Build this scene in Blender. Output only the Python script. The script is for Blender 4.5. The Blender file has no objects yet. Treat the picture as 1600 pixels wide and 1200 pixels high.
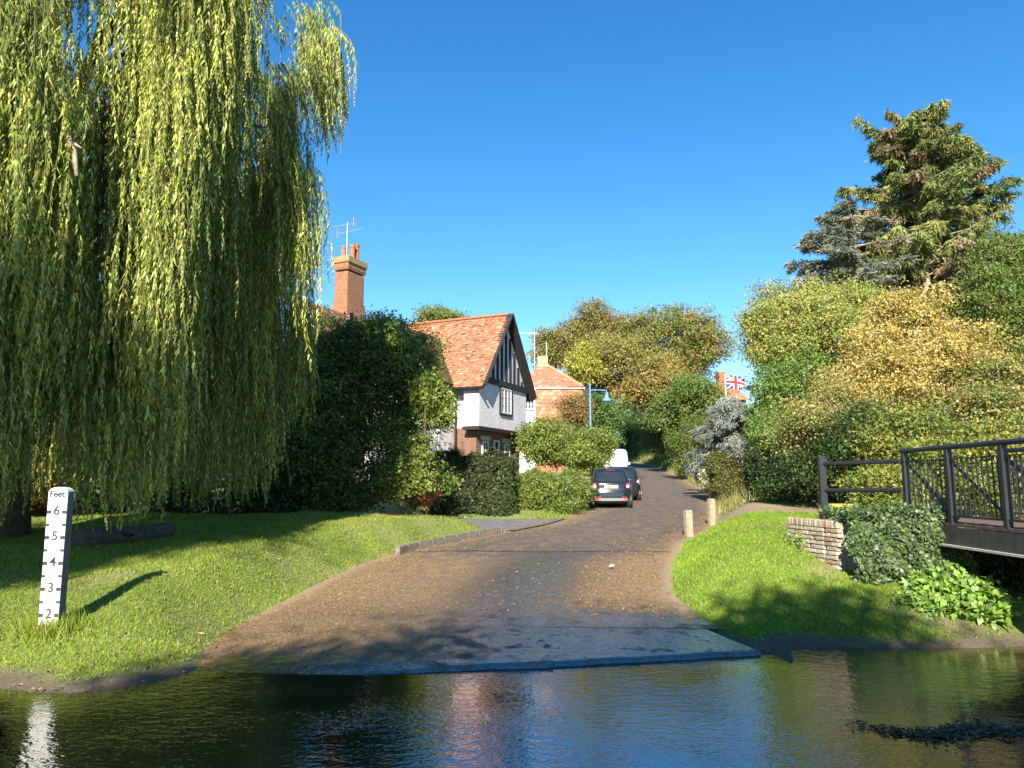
import bpy, bmesh, math, random
import numpy as np
from mathutils import Vector, Matrix

# ------------------------------------------------------------------ camera, sky, sun, exposure
S = bpy.context.scene
COL = S.collection
R = math.radians
F_PX, PITCH, CAM_Z = 1164.0, R(7.6), 2.1
cam = bpy.data.objects.new('camera', bpy.data.cameras.new('camera'))
COL.objects.link(cam)
cam.location = (0, 0, CAM_Z)
cam.rotation_euler = (R(90) + PITCH, 0, 0)
cam.data.sensor_width = 36.0
cam.data.lens = 36.0 * F_PX / 1600.0
cam.data.clip_end = 3000
S.camera = cam

SUN_EL = R(31)
SUN_AZ = R(-9)            # the sun stands behind the viewer and a little to the left
to_sun = Vector((math.sin(SUN_AZ) * math.cos(SUN_EL), -math.cos(SUN_AZ) * math.cos(SUN_EL), math.sin(SUN_EL)))
W = bpy.data.worlds.new('World'); S.world = W; W.use_nodes = True
nt = W.node_tree; nt.nodes.clear()
sky = nt.nodes.new('ShaderNodeTexSky'); sky.sky_type = 'NISHITA'; sky.sun_disc = False
sky.sun_elevation = SUN_EL
sky.sun_rotation = math.atan2(to_sun.x, to_sun.y)
sky.air_density = 1.0; sky.dust_density = 0.0; sky.ozone_density = 3.0; sky.altitude = 0
bg = nt.nodes.new('ShaderNodeBackground'); bg.inputs[1].default_value = 0.086
wo = nt.nodes.new('ShaderNodeOutputWorld')
hsv = nt.nodes.new('ShaderNodeHueSaturation'); hsv.inputs['Saturation'].default_value = 1.32   # camera's vivid blue, over the whole sky
nt.links.new(sky.outputs[0], hsv.inputs['Color']); nt.links.new(hsv.outputs[0], bg.inputs[0]); nt.links.new(bg.outputs[0], wo.inputs[0])
sl = bpy.data.lights.new('sun', 'SUN'); sl.energy = 5.0; sl.angle = R(0.53); sl.color = (1.0, 0.93, 0.80)
so = bpy.data.objects.new('sun', sl); COL.objects.link(so)
so.rotation_euler = (-to_sun).to_track_quat('-Z', 'Y').to_euler()
S.view_settings.view_transform = 'Standard'; S.view_settings.look = 'None'
S.view_settings.exposure = 1.42; S.view_settings.gamma = 1.0
S.view_settings.use_curve_mapping = False
S.render.engine = 'CYCLES'
S.cycles.use_denoising = True
S.cycles.max_bounces = 6; S.cycles.diffuse_bounces = 2; S.cycles.glossy_bounces = 3
S.cycles.transmission_bounces = 4; S.cycles.transparent_max_bounces = 4
S.cycles.sample_clamp_indirect = 6.0
rng = np.random.default_rng(7); random.seed(7)

# ------------------------------------------------------------------ helpers
CP, SP = math.cos(PITCH), math.sin(PITCH)
def at(px, py, Y):
    u = (px - 800) / F_PX; v = (600 - py) / F_PX
    d = Vector((u, CP - v * SP, SP + v * CP))
    return Vector((0, 0, CAM_Z)) + d * (Y / d.y)
def tag(o, label=None, cat=None, group=None, kind=None):
    if label: o['label'] = label
    if cat: o['category'] = cat
    if group: o['group'] = group
    if kind: o['kind'] = kind
    return o
def empty(name, loc=(0, 0, 0), rz=0.0, label=None, cat=None, group=None):
    o = bpy.data.objects.new(name, None); COL.objects.link(o)
    o.location = loc; o.rotation_euler = (0, 0, rz); o.empty_display_size = 0.2
    return tag(o, label, cat, group)
def auto_uv(me):
    uvl = me.uv_layers.new(name='UVMap').data
    vs = me.vertices
    for p in me.polygons:
        n = p.normal
        u = Vector((-n.y, n.x, 0))
        u = Vector((1, 0, 0)) if u.length < 0.05 else u.normalized()
        v = n.cross(u)
        for li in p.loop_indices:
            c = vs[me.loops[li].vertex_index].co
            uvl[li].uv = (c.dot(u), c.dot(v))
class MB:
    def __init__(self): self.v = []; self.f = []; self.c = []
    def add(self, vs, fs, col=None):
        k = len(self.v); self.v += [tuple(v) for v in vs]; self.f += [tuple(i + k for i in f) for f in fs]
        if col is not None: self.c += [col] * len(vs)
        return self
    def box(self, c, s, m=None, taper=1.0, bev=0.0):
        hx, hy, hz = s[0] / 2, s[1] / 2, s[2] / 2
        vs = []
        for z in (-1, 1):
            k = taper if z > 0 else 1.0
            for x, y in ((-1, -1), (1, -1), (1, 1), (-1, 1)): vs.append(Vector((x * hx * k, y * hy * k, z * hz)))
        if m is not None: vs = [m @ v for v in vs]
        vs = [v + Vector(c) for v in vs]
        return self.add(vs, [(3, 2, 1, 0), (4, 5, 6, 7), (0, 1, 5, 4), (1, 2, 6, 5), (2, 3, 7, 6), (3, 0, 4, 7)])
    def bar(self, a, b, w, h=None, up=(0, 0, 1)):
        a, b = Vector(a), Vector(b); d = (b - a); L = d.length; d.normalize()
        h = h or w; up = Vector(up)
        s = d.cross(up)
        if s.length < 1e-3: s = d.cross(Vector((0, 1, 0)))
        s.normalize(); t = s.cross(d)
        vs = []
        for p in (a, b):
            for i, j in ((-1, -1), (1, -1), (1, 1), (-1, 1)): vs.append(p + s * (i * w / 2) + t * (j * h / 2))
        return self.add(vs, [(0, 1, 2, 3), (7, 6, 5, 4), (1, 0, 4, 5), (2, 1, 5, 6), (3, 2, 6, 7), (0, 3, 7, 4)])
    def tube(self, pts, rad, seg=6, cap=True):
        pts = [Vector(p) for p in pts]; n = len(pts)
        if not hasattr(rad, '__len__'): rad = [rad] * n
        vs = []; fs = []
        for i, p in enumerate(pts):
            d = (pts[min(i + 1, n - 1)] - pts[max(i - 1, 0)]).normalized()
            s = d.cross(Vector((0.13, 0.31, 1))); s = s.normalized() if s.length > 1e-3 else Vector((1, 0, 0))
            t = d.cross(s)
            for k in range(seg):
                a = 2 * math.pi * k / seg
                vs.append(p + (s * math.cos(a) + t * math.sin(a)) * rad[i])
        for i in range(n - 1):
            for k in range(seg):
                k2 = (k + 1) % seg
                fs.append((i * seg + k, i * seg + k2, (i + 1) * seg + k2, (i + 1) * seg + k))
        if cap: fs += [tuple(range(seg))[::-1], tuple((n - 1) * seg + k for k in range(seg))]
        return self.add(vs, fs)
    def lathe(self, c, prof, seg=14):
        c = Vector(c); vs = []; fs = []
        for r, z in prof:
            for k in range(seg):
                a = 2 * math.pi * k / seg; vs.append(c + Vector((r * math.cos(a), r * math.sin(a), z)))
        for i in range(len(prof) - 1):
            for k in range(seg):
                k2 = (k + 1) % seg; fs.append((i * seg + k, i * seg + k2, (i + 1) * seg + k2, (i + 1) * seg + k))
        fs += [tuple(range(seg))[::-1], tuple((len(prof) - 1) * seg + k for k in range(seg))]
        return self.add(vs, fs)
    def prism(self, pts, ext):
        n = len(pts); e = Vector(ext); p = [Vector(q) for q in pts]
        return self.add(p + [q + e for q in p], [tuple(range(n))[::-1], tuple(n + i for i in range(n))] + [(i, (i + 1) % n, n + (i + 1) % n, n + i) for i in range(n)])
    def build(self, name, mat, parent=None, smooth=False, bevel=0.0, uv=True):
        me = bpy.data.meshes.new(name); me.from_pydata(self.v, [], self.f); me.validate()
        bm = bmesh.new(); bm.from_mesh(me); bmesh.ops.recalc_face_normals(bm, faces=bm.faces)
        if bevel: bmesh.ops.bevel(bm, geom=bm.edges[:], offset=bevel, segments=2, affect='EDGES', clamp_overlap=True)
        bm.to_mesh(me); bm.free()
        if self.c and len(self.c) == len(self.v) and not bevel:
            at_ = me.color_attributes.new('tint', 'FLOAT_COLOR', 'POINT')
            at_.data.foreach_set('color', np.array([(*c, 1) for c in self.c], dtype=np.float32).ravel())
        if uv: auto_uv(me)
        if smooth: me.polygons.foreach_set('use_smooth', [True] * len(me.polygons))
        me.materials.append(mat)
        o = bpy.data.objects.new(name, me); COL.objects.link(o); o.parent = parent
        return o
def quads_object(name, V, C, mat, parent=None, nper=4):
    """V (n*4,3) corner points of n quads, C (n,3) colours"""
    n = len(V) // nper
    me = bpy.data.meshes.new(name)
    me.vertices.add(n * nper); me.vertices.foreach_set('co', np.ascontiguousarray(V, dtype=np.float32).ravel())
    me.loops.add(n * nper); me.loops.foreach_set('vertex_index', np.arange(n * nper, dtype=np.int32))
    me.polygons.add(n); me.polygons.foreach_set('loop_start', np.arange(0, n * nper, nper, dtype=np.int32))
    me.update(calc_edges=True)
    if C is not None:
        a = me.color_attributes.new('tint', 'FLOAT_COLOR', 'POINT')
        cc = np.ones((n * nper, 4), dtype=np.float32); cc[:, :3] = np.repeat(C, nper, axis=0)
        a.data.foreach_set('color', cc.ravel())
    me.materials.append(mat)
    o = bpy.data.objects.new(name, me); COL.objects.link(o); o.parent = parent
    return o
def unit(a): return a / (np.linalg.norm(a, axis=-1, keepdims=True) + 1e-9)
def leaf_quads(P, D, N, L, Wd):
    D = unit(D); s = unit(np.cross(D, N)); n = np.cross(s, D)
    L = np.broadcast_to(np.asarray(L), (len(P),))[:, None]; Wd = np.broadcast_to(np.asarray(Wd), (len(P),))[:, None]
    mid = P + D * L * 0.45 + n * Wd * 0.18
    V = np.stack([P, mid + s * Wd * 0.5, P + D * L, mid - s * Wd * 0.5], axis=1)
    return V.reshape(-1, 3)
def leaf_tris(P, D, N, L, Wd):
    D = unit(D); s = unit(np.cross(D, N)); n = np.cross(s, D)
    L = np.broadcast_to(np.asarray(L), (len(P),))[:, None]; Wd = np.broadcast_to(np.asarray(Wd), (len(P),))[:, None]
    return np.stack([P + D * L * .25 - s * Wd * .5, P + D * L * .12 + s * Wd * .5 + n * Wd * .2, P + D * L], axis=1).reshape(-1, 3)
def pick(pal, n):
    cols = np.array([p[:3] for p in pal]); w = np.array([p[3] if len(p) > 3 else 1.0 for p in pal]); w = w / w.sum()
    return cols[rng.choice(len(pal), n, p=w)]
def hash_noise(P, seed=0.0):
    a = np.sin(P[:, 0] * 1.7 + seed) + np.sin(P[:, 1] * 2.1 + seed * 1.3 + 1) + np.sin(P[:, 2] * 1.9 + seed * .7 + 2)
    b = np.sin(P[:, 0] * 3.9 - P[:, 2] * 2.7 + seed) * .6 + np.sin(P[:, 1] * 4.3 + P[:, 0] * 2 + seed * 2) * .6
    return (a + b) / 3.2

# ------------------------------------------------------------------ materials
MATS = {}
def new_mat(name):
    m = bpy.data.materials.new(name); m.use_nodes = True; MATS[name] = m
    t = m.node_tree; return m, t, t.nodes['Principled BSDF']
def N(t, kind, **kw):
    n = t.nodes.new(kind)
    for k, v in kw.items(): setattr(n, k, v)
    return n
def ramp(t, fac, stops):
    r = N(t, 'ShaderNodeValToRGB'); el = r.color_ramp.elements
    while len(el) < len(stops): el.new(0.5)
    for e, (p, c) in zip(el, stops): e.position = p; e.color = (*c, 1)
    t.links.new(fac, r.inputs[0]); return r.outputs[0]
def noise_tex(t, scale, detail=4, rough=.6, coord='Object', vec=None):
    n = N(t, 'ShaderNodeTexNoise'); n.inputs['Scale'].default_value = scale; n.inputs['Detail'].default_value = detail
    n.inputs['Roughness'].default_value = rough
    if vec is None:
        vec = N(t, 'ShaderNodeTexCoord').outputs[coord]
    t.links.new(vec, n.inputs['Vector']); return n.outputs['Fac']
def mix(t, a, b, fac, mode='MIX'):
    m = N(t, 'ShaderNodeMix', data_type='RGBA', blend_type=mode)
    for s, v in ((0, fac), (6, a), (7, b)):
        if hasattr(v, 'is_output') or hasattr(v, 'links'): t.links.new(v, m.inputs[s])
        else: m.inputs[s].default_value = v if s == 0 else (*v, 1)
    return m.outputs[2]
def bump(t, b, height, strength, dist):
    n = N(t, 'ShaderNodeBump'); n.inputs['Strength'].default_value = strength; n.inputs['Distance'].default_value = dist
    t.links.new(height, n.inputs['Height']); t.links.new(n.outputs[0], b.inputs['Normal'])
def plain(name, c, rough=.6, var=.25, scale=6, metal=0.0, spec=.5, bmp=0.0, coat=0.0):
    m, t, b = new_mat(name)
    f = noise_tex(t, scale)
    lo = tuple(x * (1 - var) for x in c); hi = tuple(min(1, x * (1 + var)) for x in c)
    t.links.new(ramp(t, f, [(.3, lo), (.7, hi)]), b.inputs['Base Color'])
    b.inputs['Roughness'].default_value = rough; b.inputs['Metallic'].default_value = metal
    b.inputs['Specular IOR Level'].default_value = spec; b.inputs['Coat Weight'].default_value = coat
    if bmp: bump(t, b, noise_tex(t, scale * 4), .6, bmp)
    return m
def leaf_mat(name, gloss=.35, trans=.35):
    m, t, b = new_mat(name)
    a = N(t, 'ShaderNodeAttribute', attribute_name='tint')
    t.links.new(a.outputs['Color'], b.inputs['Base Color'])
    b.inputs['Roughness'].default_value = .5; b.inputs['Specular IOR Level'].default_value = gloss
    tr = N(t, 'ShaderNodeBsdfTranslucent')
    hs = N(t, 'ShaderNodeHueSaturation'); hs.inputs['Saturation'].default_value = 1.15; hs.inputs['Value'].default_value = 1.25
    t.links.new(a.outputs['Color'], hs.inputs['Color']); t.links.new(hs.outputs[0], tr.inputs[0])
    ms = N(t, 'ShaderNodeMixShader'); ms.inputs[0].default_value = trans
    t.links.new(b.outputs[0], ms.inputs[1]); t.links.new(tr.outputs[0], ms.inputs[2])
    t.links.new(ms.outputs[0], t.nodes['Material Output'].inputs[0])
    return m
LEAF = leaf_mat('leaf', .35, .25); LEAFG = leaf_mat('glossy_leaf', .7, .3); NEEDLE = leaf_mat('needle', .25, .15); GRASS = leaf_mat('grass_blade', .3, .4)
BARK = plain('bark', (.10, .075, .05), .9, .5, 9, bmp=.03)
PALEBARK = plain('pale_bark', (.30, .24, .16), .9, .4, 9, bmp=.02)
def attr_mat(name, rough, bmp_scale, bmp_d, var=.35, nscale=14):
    m, t, b = new_mat(name)
    a = N(t, 'ShaderNodeAttribute', attribute_name='tint')
    f = noise_tex(t, nscale, 8, .7)
    g = N(t, 'ShaderNodeMapRange'); g.inputs[1].default_value = .3; g.inputs[2].default_value = .7
    g.inputs[3].default_value = 1 - var; g.inputs[4].default_value = 1 + var
    t.links.new(f, g.inputs[0])
    mm = N(t, 'ShaderNodeVectorMath', operation='SCALE'); t.links.new(a.outputs['Color'], mm.inputs[0]); t.links.new(g.outputs[0], mm.inputs[3])
    t.links.new(mm.outputs[0], b.inputs['Base Color']); b.inputs['Roughness'].default_value = rough
    bump(t, b, noise_tex(t, bmp_scale, 8, .75), .8, bmp_d)
    return m
GROUND = attr_mat('ground', .95, 22, .03)
TILE = attr_mat('clay_tile', .85, 40, .006, .3, 9)
BLACK = plain('black_paint', (.012, .012, .013), .45, .3, 5)
DARKTIMBER = plain('dark_timber', (.014, .012, .011), .75, .4, 8)
WHITEPAINT = plain('white_paint', (.64, .64, .62), .5, .06, 5)
def stucco(name, c, d):
    m, t, b = new_mat(name)
    f = noise_tex(t, 1.3, 8, .7)
    t.links.new(ramp(t, f, [(.3, (c[0] * .80, c[1] * .79, c[2] * .76)), (.62, c)]), b.inputs['Base Color'])
    b.inputs['Roughness'].default_value = .9
    bump(t, b, noise_tex(t, 11, 3, .5), .9, d); return m
RENDER = stucco('pink_white_render', (.66, .60, .635), .035)
SMOOTHRENDER = stucco('smooth_render', (.66, .60, .635), .008)
def brick_mat(name, c1, c2, mortar, rw=.225, rh=.075):
    m, t, b = new_mat(name)
    uv = N(t, 'ShaderNodeTexCoord').outputs['UV']
    br = N(t, 'ShaderNodeTexBrick'); br.inputs['Scale'].default_value = 1.0
    br.inputs['Color1'].default_value = (*c1, 1); br.inputs['Color2'].default_value = (*c2, 1); br.inputs['Mortar'].default_value = (*mortar, 1)
    br.inputs['Mortar Size'].default_value = .008; br.inputs['Brick Width'].default_value = rw; br.inputs['Row Height'].default_value = rh
    br.inputs['Mortar Smooth'].default_value = .3
    t.links.new(uv, br.inputs['Vector'])
    f = noise_tex(t, 3, 6, .7)
    c = mix(t, br.outputs['Color'], (.28, .22, .16), ramp(t, f, [(.55, (0, 0, 0)), (.9, (.35, .35, .35))]))
    t.links.new(c, b.inputs['Base Color']); b.inputs['Roughness'].default_value = .9
    inv = N(t, 'ShaderNodeMath', operation='SUBTRACT'); inv.inputs[0].default_value = 1; t.links.new(br.outputs['Fac'], inv.inputs[1])
    bump(t, b, inv.outputs[0], .8, .012); return m
BRICK = brick_mat('house_brick', (.20, .085, .05), (.13, .06, .04), (.26, .22, .18))
CHBRICK = brick_mat('chimney_brick', (.34, .125, .05), (.20, .075, .035), (.30, .23, .15))
GLASS = plain('window_glass', (.02, .024, .028), .04, .2, 3, spec=.9)
LEAD = plain('lichen_mortar', (.34, .27, .10), .95, .4, 12)
TERRA = plain('terracotta', (.36, .12, .06), .8, .3, 12)
ALU = plain('aerial_metal', (.55, .56, .58), .35, .1, 5, metal=.6)
CONC = plain('pale_concrete', (.42, .38, .31), .9, .25, 10, bmp=.01)

# ------------------------------------------------------------------ terrain
def tab(t):
    xs, ys = zip(*t); return lambda v: np.interp(v, xs, ys)
zr = tab([(-30, .45), (0, .45), (2.5, .2), (5, -.30), (8.0, -.14), (8.6, -.02), (9.0, .03), (20, .64), (29, 1.12), (51, 2.54), (70, 3.8), (90, 5), (200, 9), (900, 24)])
XL = tab([(-30, -3.2), (5, -3.2), (8.3, -3.2), (9.0, -3.4), (9.8, -3.6), (11, -3.65), (12.7, -3.45), (15.6, -3.1), (17.9, -2.4), (20.1, -1.15), (23.2, .8), (28.7, 2.95), (40, 5.0), (51, 6.2), (70, 8.4), (90, 7), (140, -5), (900, -200)])
XR = tab([(-30, 3.2), (5, 3.2), (9.3, 3.25), (10.1, 2.9), (11.2, 2.5), (12.9, 2.55), (16, 3.2), (19.1, 4.1), (22, 5.6), (27.9, 7.5), (38.6, 9.7), (51, 11.2), (67, 12.6), (80, 12.6), (90, 12), (140, 0), (900, -194)])
HL = tab([(-30, .5), (0, .5), (2.5, .3), (4, -.3), (7.3, -.2), (7.8, .0), (9.2, .42), (11.3, .78), (13, 1.0), (17, 1.15), (20.5, 1.3), (22, 1.1), (26, 1.15), (33, 1.65), (51, 2.8), (70, 4.2), (90, 5.5), (200, 11), (900, 30)])
HR = tab([(-30, .5), (0, .5), (2.5, .3), (4, -.25), (9.4, -.2), (10, .03), (11.2, .46), (12.3, .8), (13.4, 1.05), (15, 1.06), (17, 1.06), (21, 1.28), (25, 1.45), (30, 1.75), (40, 2.6), (51, 3.6), (70, 5.0), (90, 6.2), (200, 12), (900, 30)])
def sstep(a): a = np.clip(a, 0, 1); return a * a * (3 - 2 * a)
def ground_z(x, y):
    x = np.asarray(x, float); y = np.asarray(y, float)
    b = zr(y); dl = XL(y) - x; dr = x - XR(y)
    z = b - .035 - .16 * sstep((9.95 - y) / .9) * (y > 3)
    z = np.where(dl > 0, b - .035 + (HL(y) - b) * sstep(dl / 1.5), z)
    z = np.where(dr > 0, b - .035 + (HR(y) - b) * sstep(dr / 1.5), z)
    # flat forecourt on the left beyond the grass bank
    fc = sstep((y - 21.2) / .9) * sstep((25.4 - y) / .8) * sstep((x + 7) / 2.5) * (dl > 0)
    z = z * (1 - fc) + fc * (b + .03)
    # mud bar at the near right
    z = z + .27 * np.exp(-((x - 5.6) / 2.2) ** 2 - ((y - 5.4) / .8) ** 2) * (y < 9)
    und = .035 * np.sin(x * 1.3 + y * .7) + .03 * np.sin(x * .6 - y * 1.9) + .012 * np.sin(x * 4.1 + y * 3.3)
    off = np.maximum(np.maximum(dl, dr), 0)
    z = z + und * sstep(off / .8) * (1 - fc)
    big = sstep((np.abs(x) - 30) / 200); z = z + big * 6
    return z
def gz(x, y): return float(ground_z(np.array([x]), np.array([y]))[0])
def axis(parts):
    out = []
    for a, b, s in parts: out += list(np.arange(a, b, s))
    return np.array(out + [parts[-1][1]])
xs = axis([(-900, -100, 80), (-100, -20, 4), (-20, -10, .5), (-10, 10, .16), (10, 20, .5), (20, 100, 4), (100, 900, 80)])
ys = axis([(-300, -30, 30), (-30, 2, 1), (2, 26, .16), (26, 60, .5), (60, 120, 2), (120, 900, 60)])
GX, GY = np.meshgrid(xs, ys); GZ = ground_z(GX.ravel(), GY.ravel())
px_, py_ = GX.ravel(), GY.ravel()
nxv, nyv = len(xs), len(ys)
ii, jj = np.meshgrid(np.arange(nxv - 1), np.arange(nyv - 1)); a0 = (jj * nxv + ii).ravel()
Fq = np.stack([a0, a0 + 1, a0 + 1 + nxv, a0 + nxv], axis=1)
def grid_object(name, V, Fq, C, mat):
    me = bpy.data.meshes.new(name)
    me.vertices.add(len(V)); me.vertices.foreach_set('co', np.asarray(V, np.float32).ravel())
    me.loops.add(len(Fq) * 4); me.loops.foreach_set('vertex_index', Fq.astype(np.int32).ravel())
    me.polygons.add(len(Fq)); me.polygons.foreach_set('loop_start', np.arange(0, len(Fq) * 4, 4, dtype=np.int32))
    me.update(calc_edges=True)
    me.polygons.foreach_set('use_smooth', [True] * len(Fq))
    if C is not None:
        a = me.color_attributes.new('tint', 'FLOAT_COLOR', 'POINT')
        cc = np.ones((len(V), 4), np.float32); cc[:, :C.shape[1]] = C; a.data.foreach_set('color', cc.ravel())
    me.materials.append(mat)
    o = bpy.data.objects.new(name, me); COL.objects.link(o); return o
PATH = [(5.9, 25.2), (6.8, 23.9), (8.0, 22.9), (10, 22), (14, 20)]
def seg_dist(x, y, pts):
    d = np.full(np.shape(x), 1e9)
    for (x0, y0), (x1, y1) in zip(pts, pts[1:]):
        t = np.clip(((x - x0) * (x1 - x0) + (y - y0) * (y1 - y0)) / ((x1 - x0) ** 2 + (y1 - y0) ** 2), 0, 1)
        d = np.minimum(d, np.hypot(x - x0 - t * (x1 - x0), y - y0 - t * (y1 - y0)))
    return d
def soil_mask(x, y):
    """bare earth: path, strips beside the road, the waterline, worn patches"""
    nz = hash_noise(np.stack([x * 1.6, y * 1.6, x * 0], 1), 3) * .35
    m = sstep((1.75 + nz * .6 - seg_dist(x, y, PATH)) / .5)
    off = np.maximum(XL(y) - x, x - XR(y))
    nf = hash_noise(np.stack([x * 5.3, y * 5.3, x * 0], 1), 9) * .16
    m = np.maximum(m, sstep((.26 + nz * .7 + nf - off) / .22))
    m = np.maximum(m, sstep((.13 + nz * .1 - ground_z(x, y)) / .08) * (y > 3))
    worn = np.exp(-((x + 3.6) / 1.6) ** 2 - ((y - 20.6) / .9) ** 2) + np.exp(-((x - 5.0) / .5) ** 2 - ((y - 15.2) / 1.2) ** 2)
    worn = worn + .55 * np.clip(hash_noise(np.stack([x * .8, y * .8, x * 0 + 4], 1), 6) - .55, 0, 1) * 2.2 + .8 * np.exp(-((x - 5.0) / .35) ** 2 - ((y - 12.2) / .5) ** 2) + .8 * np.exp(-((x + 5.9) / .6) ** 2 - ((y - 11.2) / .35) ** 2)
    m = np.maximum(m, np.clip(worn * (1 + nz), 0, 1))
    return np.clip(m, 0, 1)
sm = soil_mask(px_, py_)[:, None]
nz = hash_noise(np.stack([px_, py_, px_ * 0], 1), 1)[:, None]
green = np.array([.12, .17, .026]) * (1 + .25 * nz) + np.array([.03, .015, .0]) * np.clip(nz, 0, 1)
soil = np.array([.23, .165, .10]) * (1 + .2 * nz)
mud = np.array([.06, .05, .032])
shore = sstep((.35 - GZ) / .3)[:, None]; soil = soil * (1 - shore) + np.array([.10, .075, .045]) * shore
Cg = green * (1 - sm) + soil * sm
under = sstep((.03 - GZ) / .06)[:, None]; Cg = Cg * (1 - under) + mud * under
tag(grid_object('ground', np.stack([px_, py_, GZ], 1), Fq, Cg, GROUND), kind='structure')

# road sheet with leaf litter along its edges and wheel-worn asphalt in the middle
def road_mat():
    m, t, b = new_mat('road_surface')
    a = N(t, 'ShaderNodeAttribute', attribute_name='tint'); sep = N(t, 'ShaderNodeSeparateColor'); t.links.new(a.outputs['Color'], sep.inputs[0])
    co = N(t, 'ShaderNodeTexCoord').outputs['Object']
    fine = noise_tex(t, 55, 3, .8, vec=co); mid = noise_tex(t, 3.2, 6, .65, vec=co); big = noise_tex(t, .8, 4, .6, vec=co)
    vor = N(t, 'ShaderNodeTexVoronoi'); vor.inputs['Scale'].default_value = 72; t.links.new(co, vor.inputs['Vector'])
    asp = ramp(t, fine, [(.35, (.034, .032, .036)), (.6, (.07, .066, .068)), (.75, (.16, .145, .13))])
    lit = ramp(t, vor.outputs['Color'], [(.1, (.07, .042, .022)), (.5, (.20, .12, .055)), (.9, (.42, .28, .13))])
    s = N(t, 'ShaderNodeMath', operation='ADD'); t.links.new(sep.outputs[0], s.inputs[0])
    d = N(t, 'ShaderNodeMapRange'); d.inputs[1].default_value = .3; d.inputs[2].default_value = .7; d.inputs[3].default_value = -.42; d.inputs[4].default_value = .42
    t.links.new(mid, d.inputs[0]); t.links.new(d.outputs[0], s.inputs[1])
    f2 = N(t, 'ShaderNodeMapRange'); f2.inputs[1].default_value = -.25; f2.inputs[2].default_value = .35; f2.inputs[3].default_value = -.3; f2.inputs[4].default_value = .3
    t.links.new(fine, f2.inputs[0])
    s2 = N(t, 'ShaderNodeMath', operation='ADD', use_clamp=True); t.links.new(s.outputs[0], s2.inputs[0]); t.links.new(f2.outputs[0], s2.inputs[1])
    c = mix(t, asp, lit, s2.outputs[0])
    sand = mix(t, c, (.30, .215, .13), sep.outputs[2])
    wetf = N(t, 'ShaderNodeMath', operation='MULTIPLY', use_clamp=True); t.links.new(sep.outputs[1], wetf.inputs[0])
    wr = N(t, 'ShaderNodeMapRange'); wr.inputs[1].default_value = .35; wr.inputs[2].default_value = .6; wr.inputs[3].default_value = .15; wr.inputs[4].default_value = 1.7
    t.links.new(mid, wr.inputs[0]); t.links.new(wr.outputs[0], wetf.inputs[1])
    wetc = N(t, 'ShaderNodeClamp'); t.links.new(wetf.outputs[0], wetc.inputs[0])
    dark = mix(t, sand, (.35, .35, .35), wetc.outputs[0], 'MULTIPLY')
    t.links.new(dark, b.inputs['Base Color'])
    rg = N(t, 'ShaderNodeMapRange'); rg.inputs[3].default_value = .85; rg.inputs[4].default_value = .16
    t.links.new(wetc.outputs[0], rg.inputs[0]); t.links.new(rg.outputs[0], b.inputs['Roughness'])
    hsum = N(t, 'ShaderNodeMath', operation='ADD'); t.links.new(fine, hsum.inputs[0]); t.links.new(vor.outputs['Distance'], hsum.inputs[1])
    bump(t, b, hsum.outputs[0], .8, .006)
    film = N(t, 'ShaderNodeMapRange'); film.inputs[1].default_value = .35; film.inputs[2].default_value = 1.1; film.inputs[4].default_value = 1.0; t.links.new(wetf.outputs[0], film.inputs[0])
    wetf.use_clamp = False
    t.links.new(film.outputs[0], b.inputs['Coat Weight']); b.inputs['Coat Roughness'].default_value = .12; b.inputs['Coat IOR'].default_value = 2.3
    cb = N(t, 'ShaderNodeBump'); cb.inputs['Strength'].default_value = 1.0; cb.inputs['Distance'].default_value = .03
    rip = noise_tex(t, 8, 3, .6, vec=co); t.links.new(rip, cb.inputs['Height']); t.links.new(cb.outputs[0], b.inputs['Coat Normal'])
    return m
ROAD = road_mat()
ry = axis([(-30, 4, 1), (4, 24, .2), (24, 60, .5), (60, 160, 2)])
rt = np.linspace(0, 1, 41)
def road_sheet(name, ry, t0, t1, dz, mat, n=41, wet_gain=1.0, lip=None, skew=0.0):
    rt = np.linspace(t0, t1, n)
    RY, RT = np.meshgrid(ry, rt, indexing='ij')
    if lip is not None:
        fade = np.clip((ry[-1] - RY) / (ry[-1] - ry[0]), 0, 1)
        RY = RY + fade * (skew * (RT - t0) / (t1 - t0) + .012 * np.sin(RT * 31) + .008 * np.sin(RT * 67 + 1))
    xl, xr = XL(RY) - .25, XR(RY) + .25
    RX = xl + (xr - xl) * RT
    RZ = zr(RY) + dz + .03 * (1 - (2 * RT - 1) ** 2)
    if lip is not None:
        RZ += (.006 - dz) * (1 - fade)
        RZ[0, :] -= lip
    lat = np.abs(2 * RT - 1)
    litter = np.clip(.42 + .4 * lat ** 1.5 - .75 * sstep((RY - 15.5) / 3) * (1 - lat ** 4) - .2 * np.exp(-((RT - .55) / .2) ** 2), 0, 1)
    wet = wet_gain * sstep((13.2 - RY) / 3.0) * np.clip(.35 + .9 * np.exp(-((RT - .72) / .28) ** 2), 0, 1)
    wet = np.maximum(wet, 1.15 * sstep((19.5 - RY) / 6) * np.exp(-((RT - .58) / .13) ** 2))
    wet = np.maximum(wet, 1.0 * sstep((9.7 - RY) / 1.0))
    sand = sstep((lat - .86) / .14) * .9 * (RY > 11) + .5 * np.exp(-((RY - 25) / 2.5) ** 2) * sstep((.3 - RT) / .2)
    C = np.stack([litter, wet, np.clip(sand, 0, 1)], -1).reshape(-1, 3)
    ni, nj = RY.shape
    ii, jj = np.meshgrid(np.arange(ni - 1), np.arange(nj - 1), indexing='ij'); a0 = (ii * nj + jj).ravel()
    Fq = np.stack([a0, a0 + 1, a0 + 1 + nj, a0 + nj], 1)
    return grid_object(name, np.stack([RX, RY, RZ], -1).reshape(-1, 3), Fq, C, mat)
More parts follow.
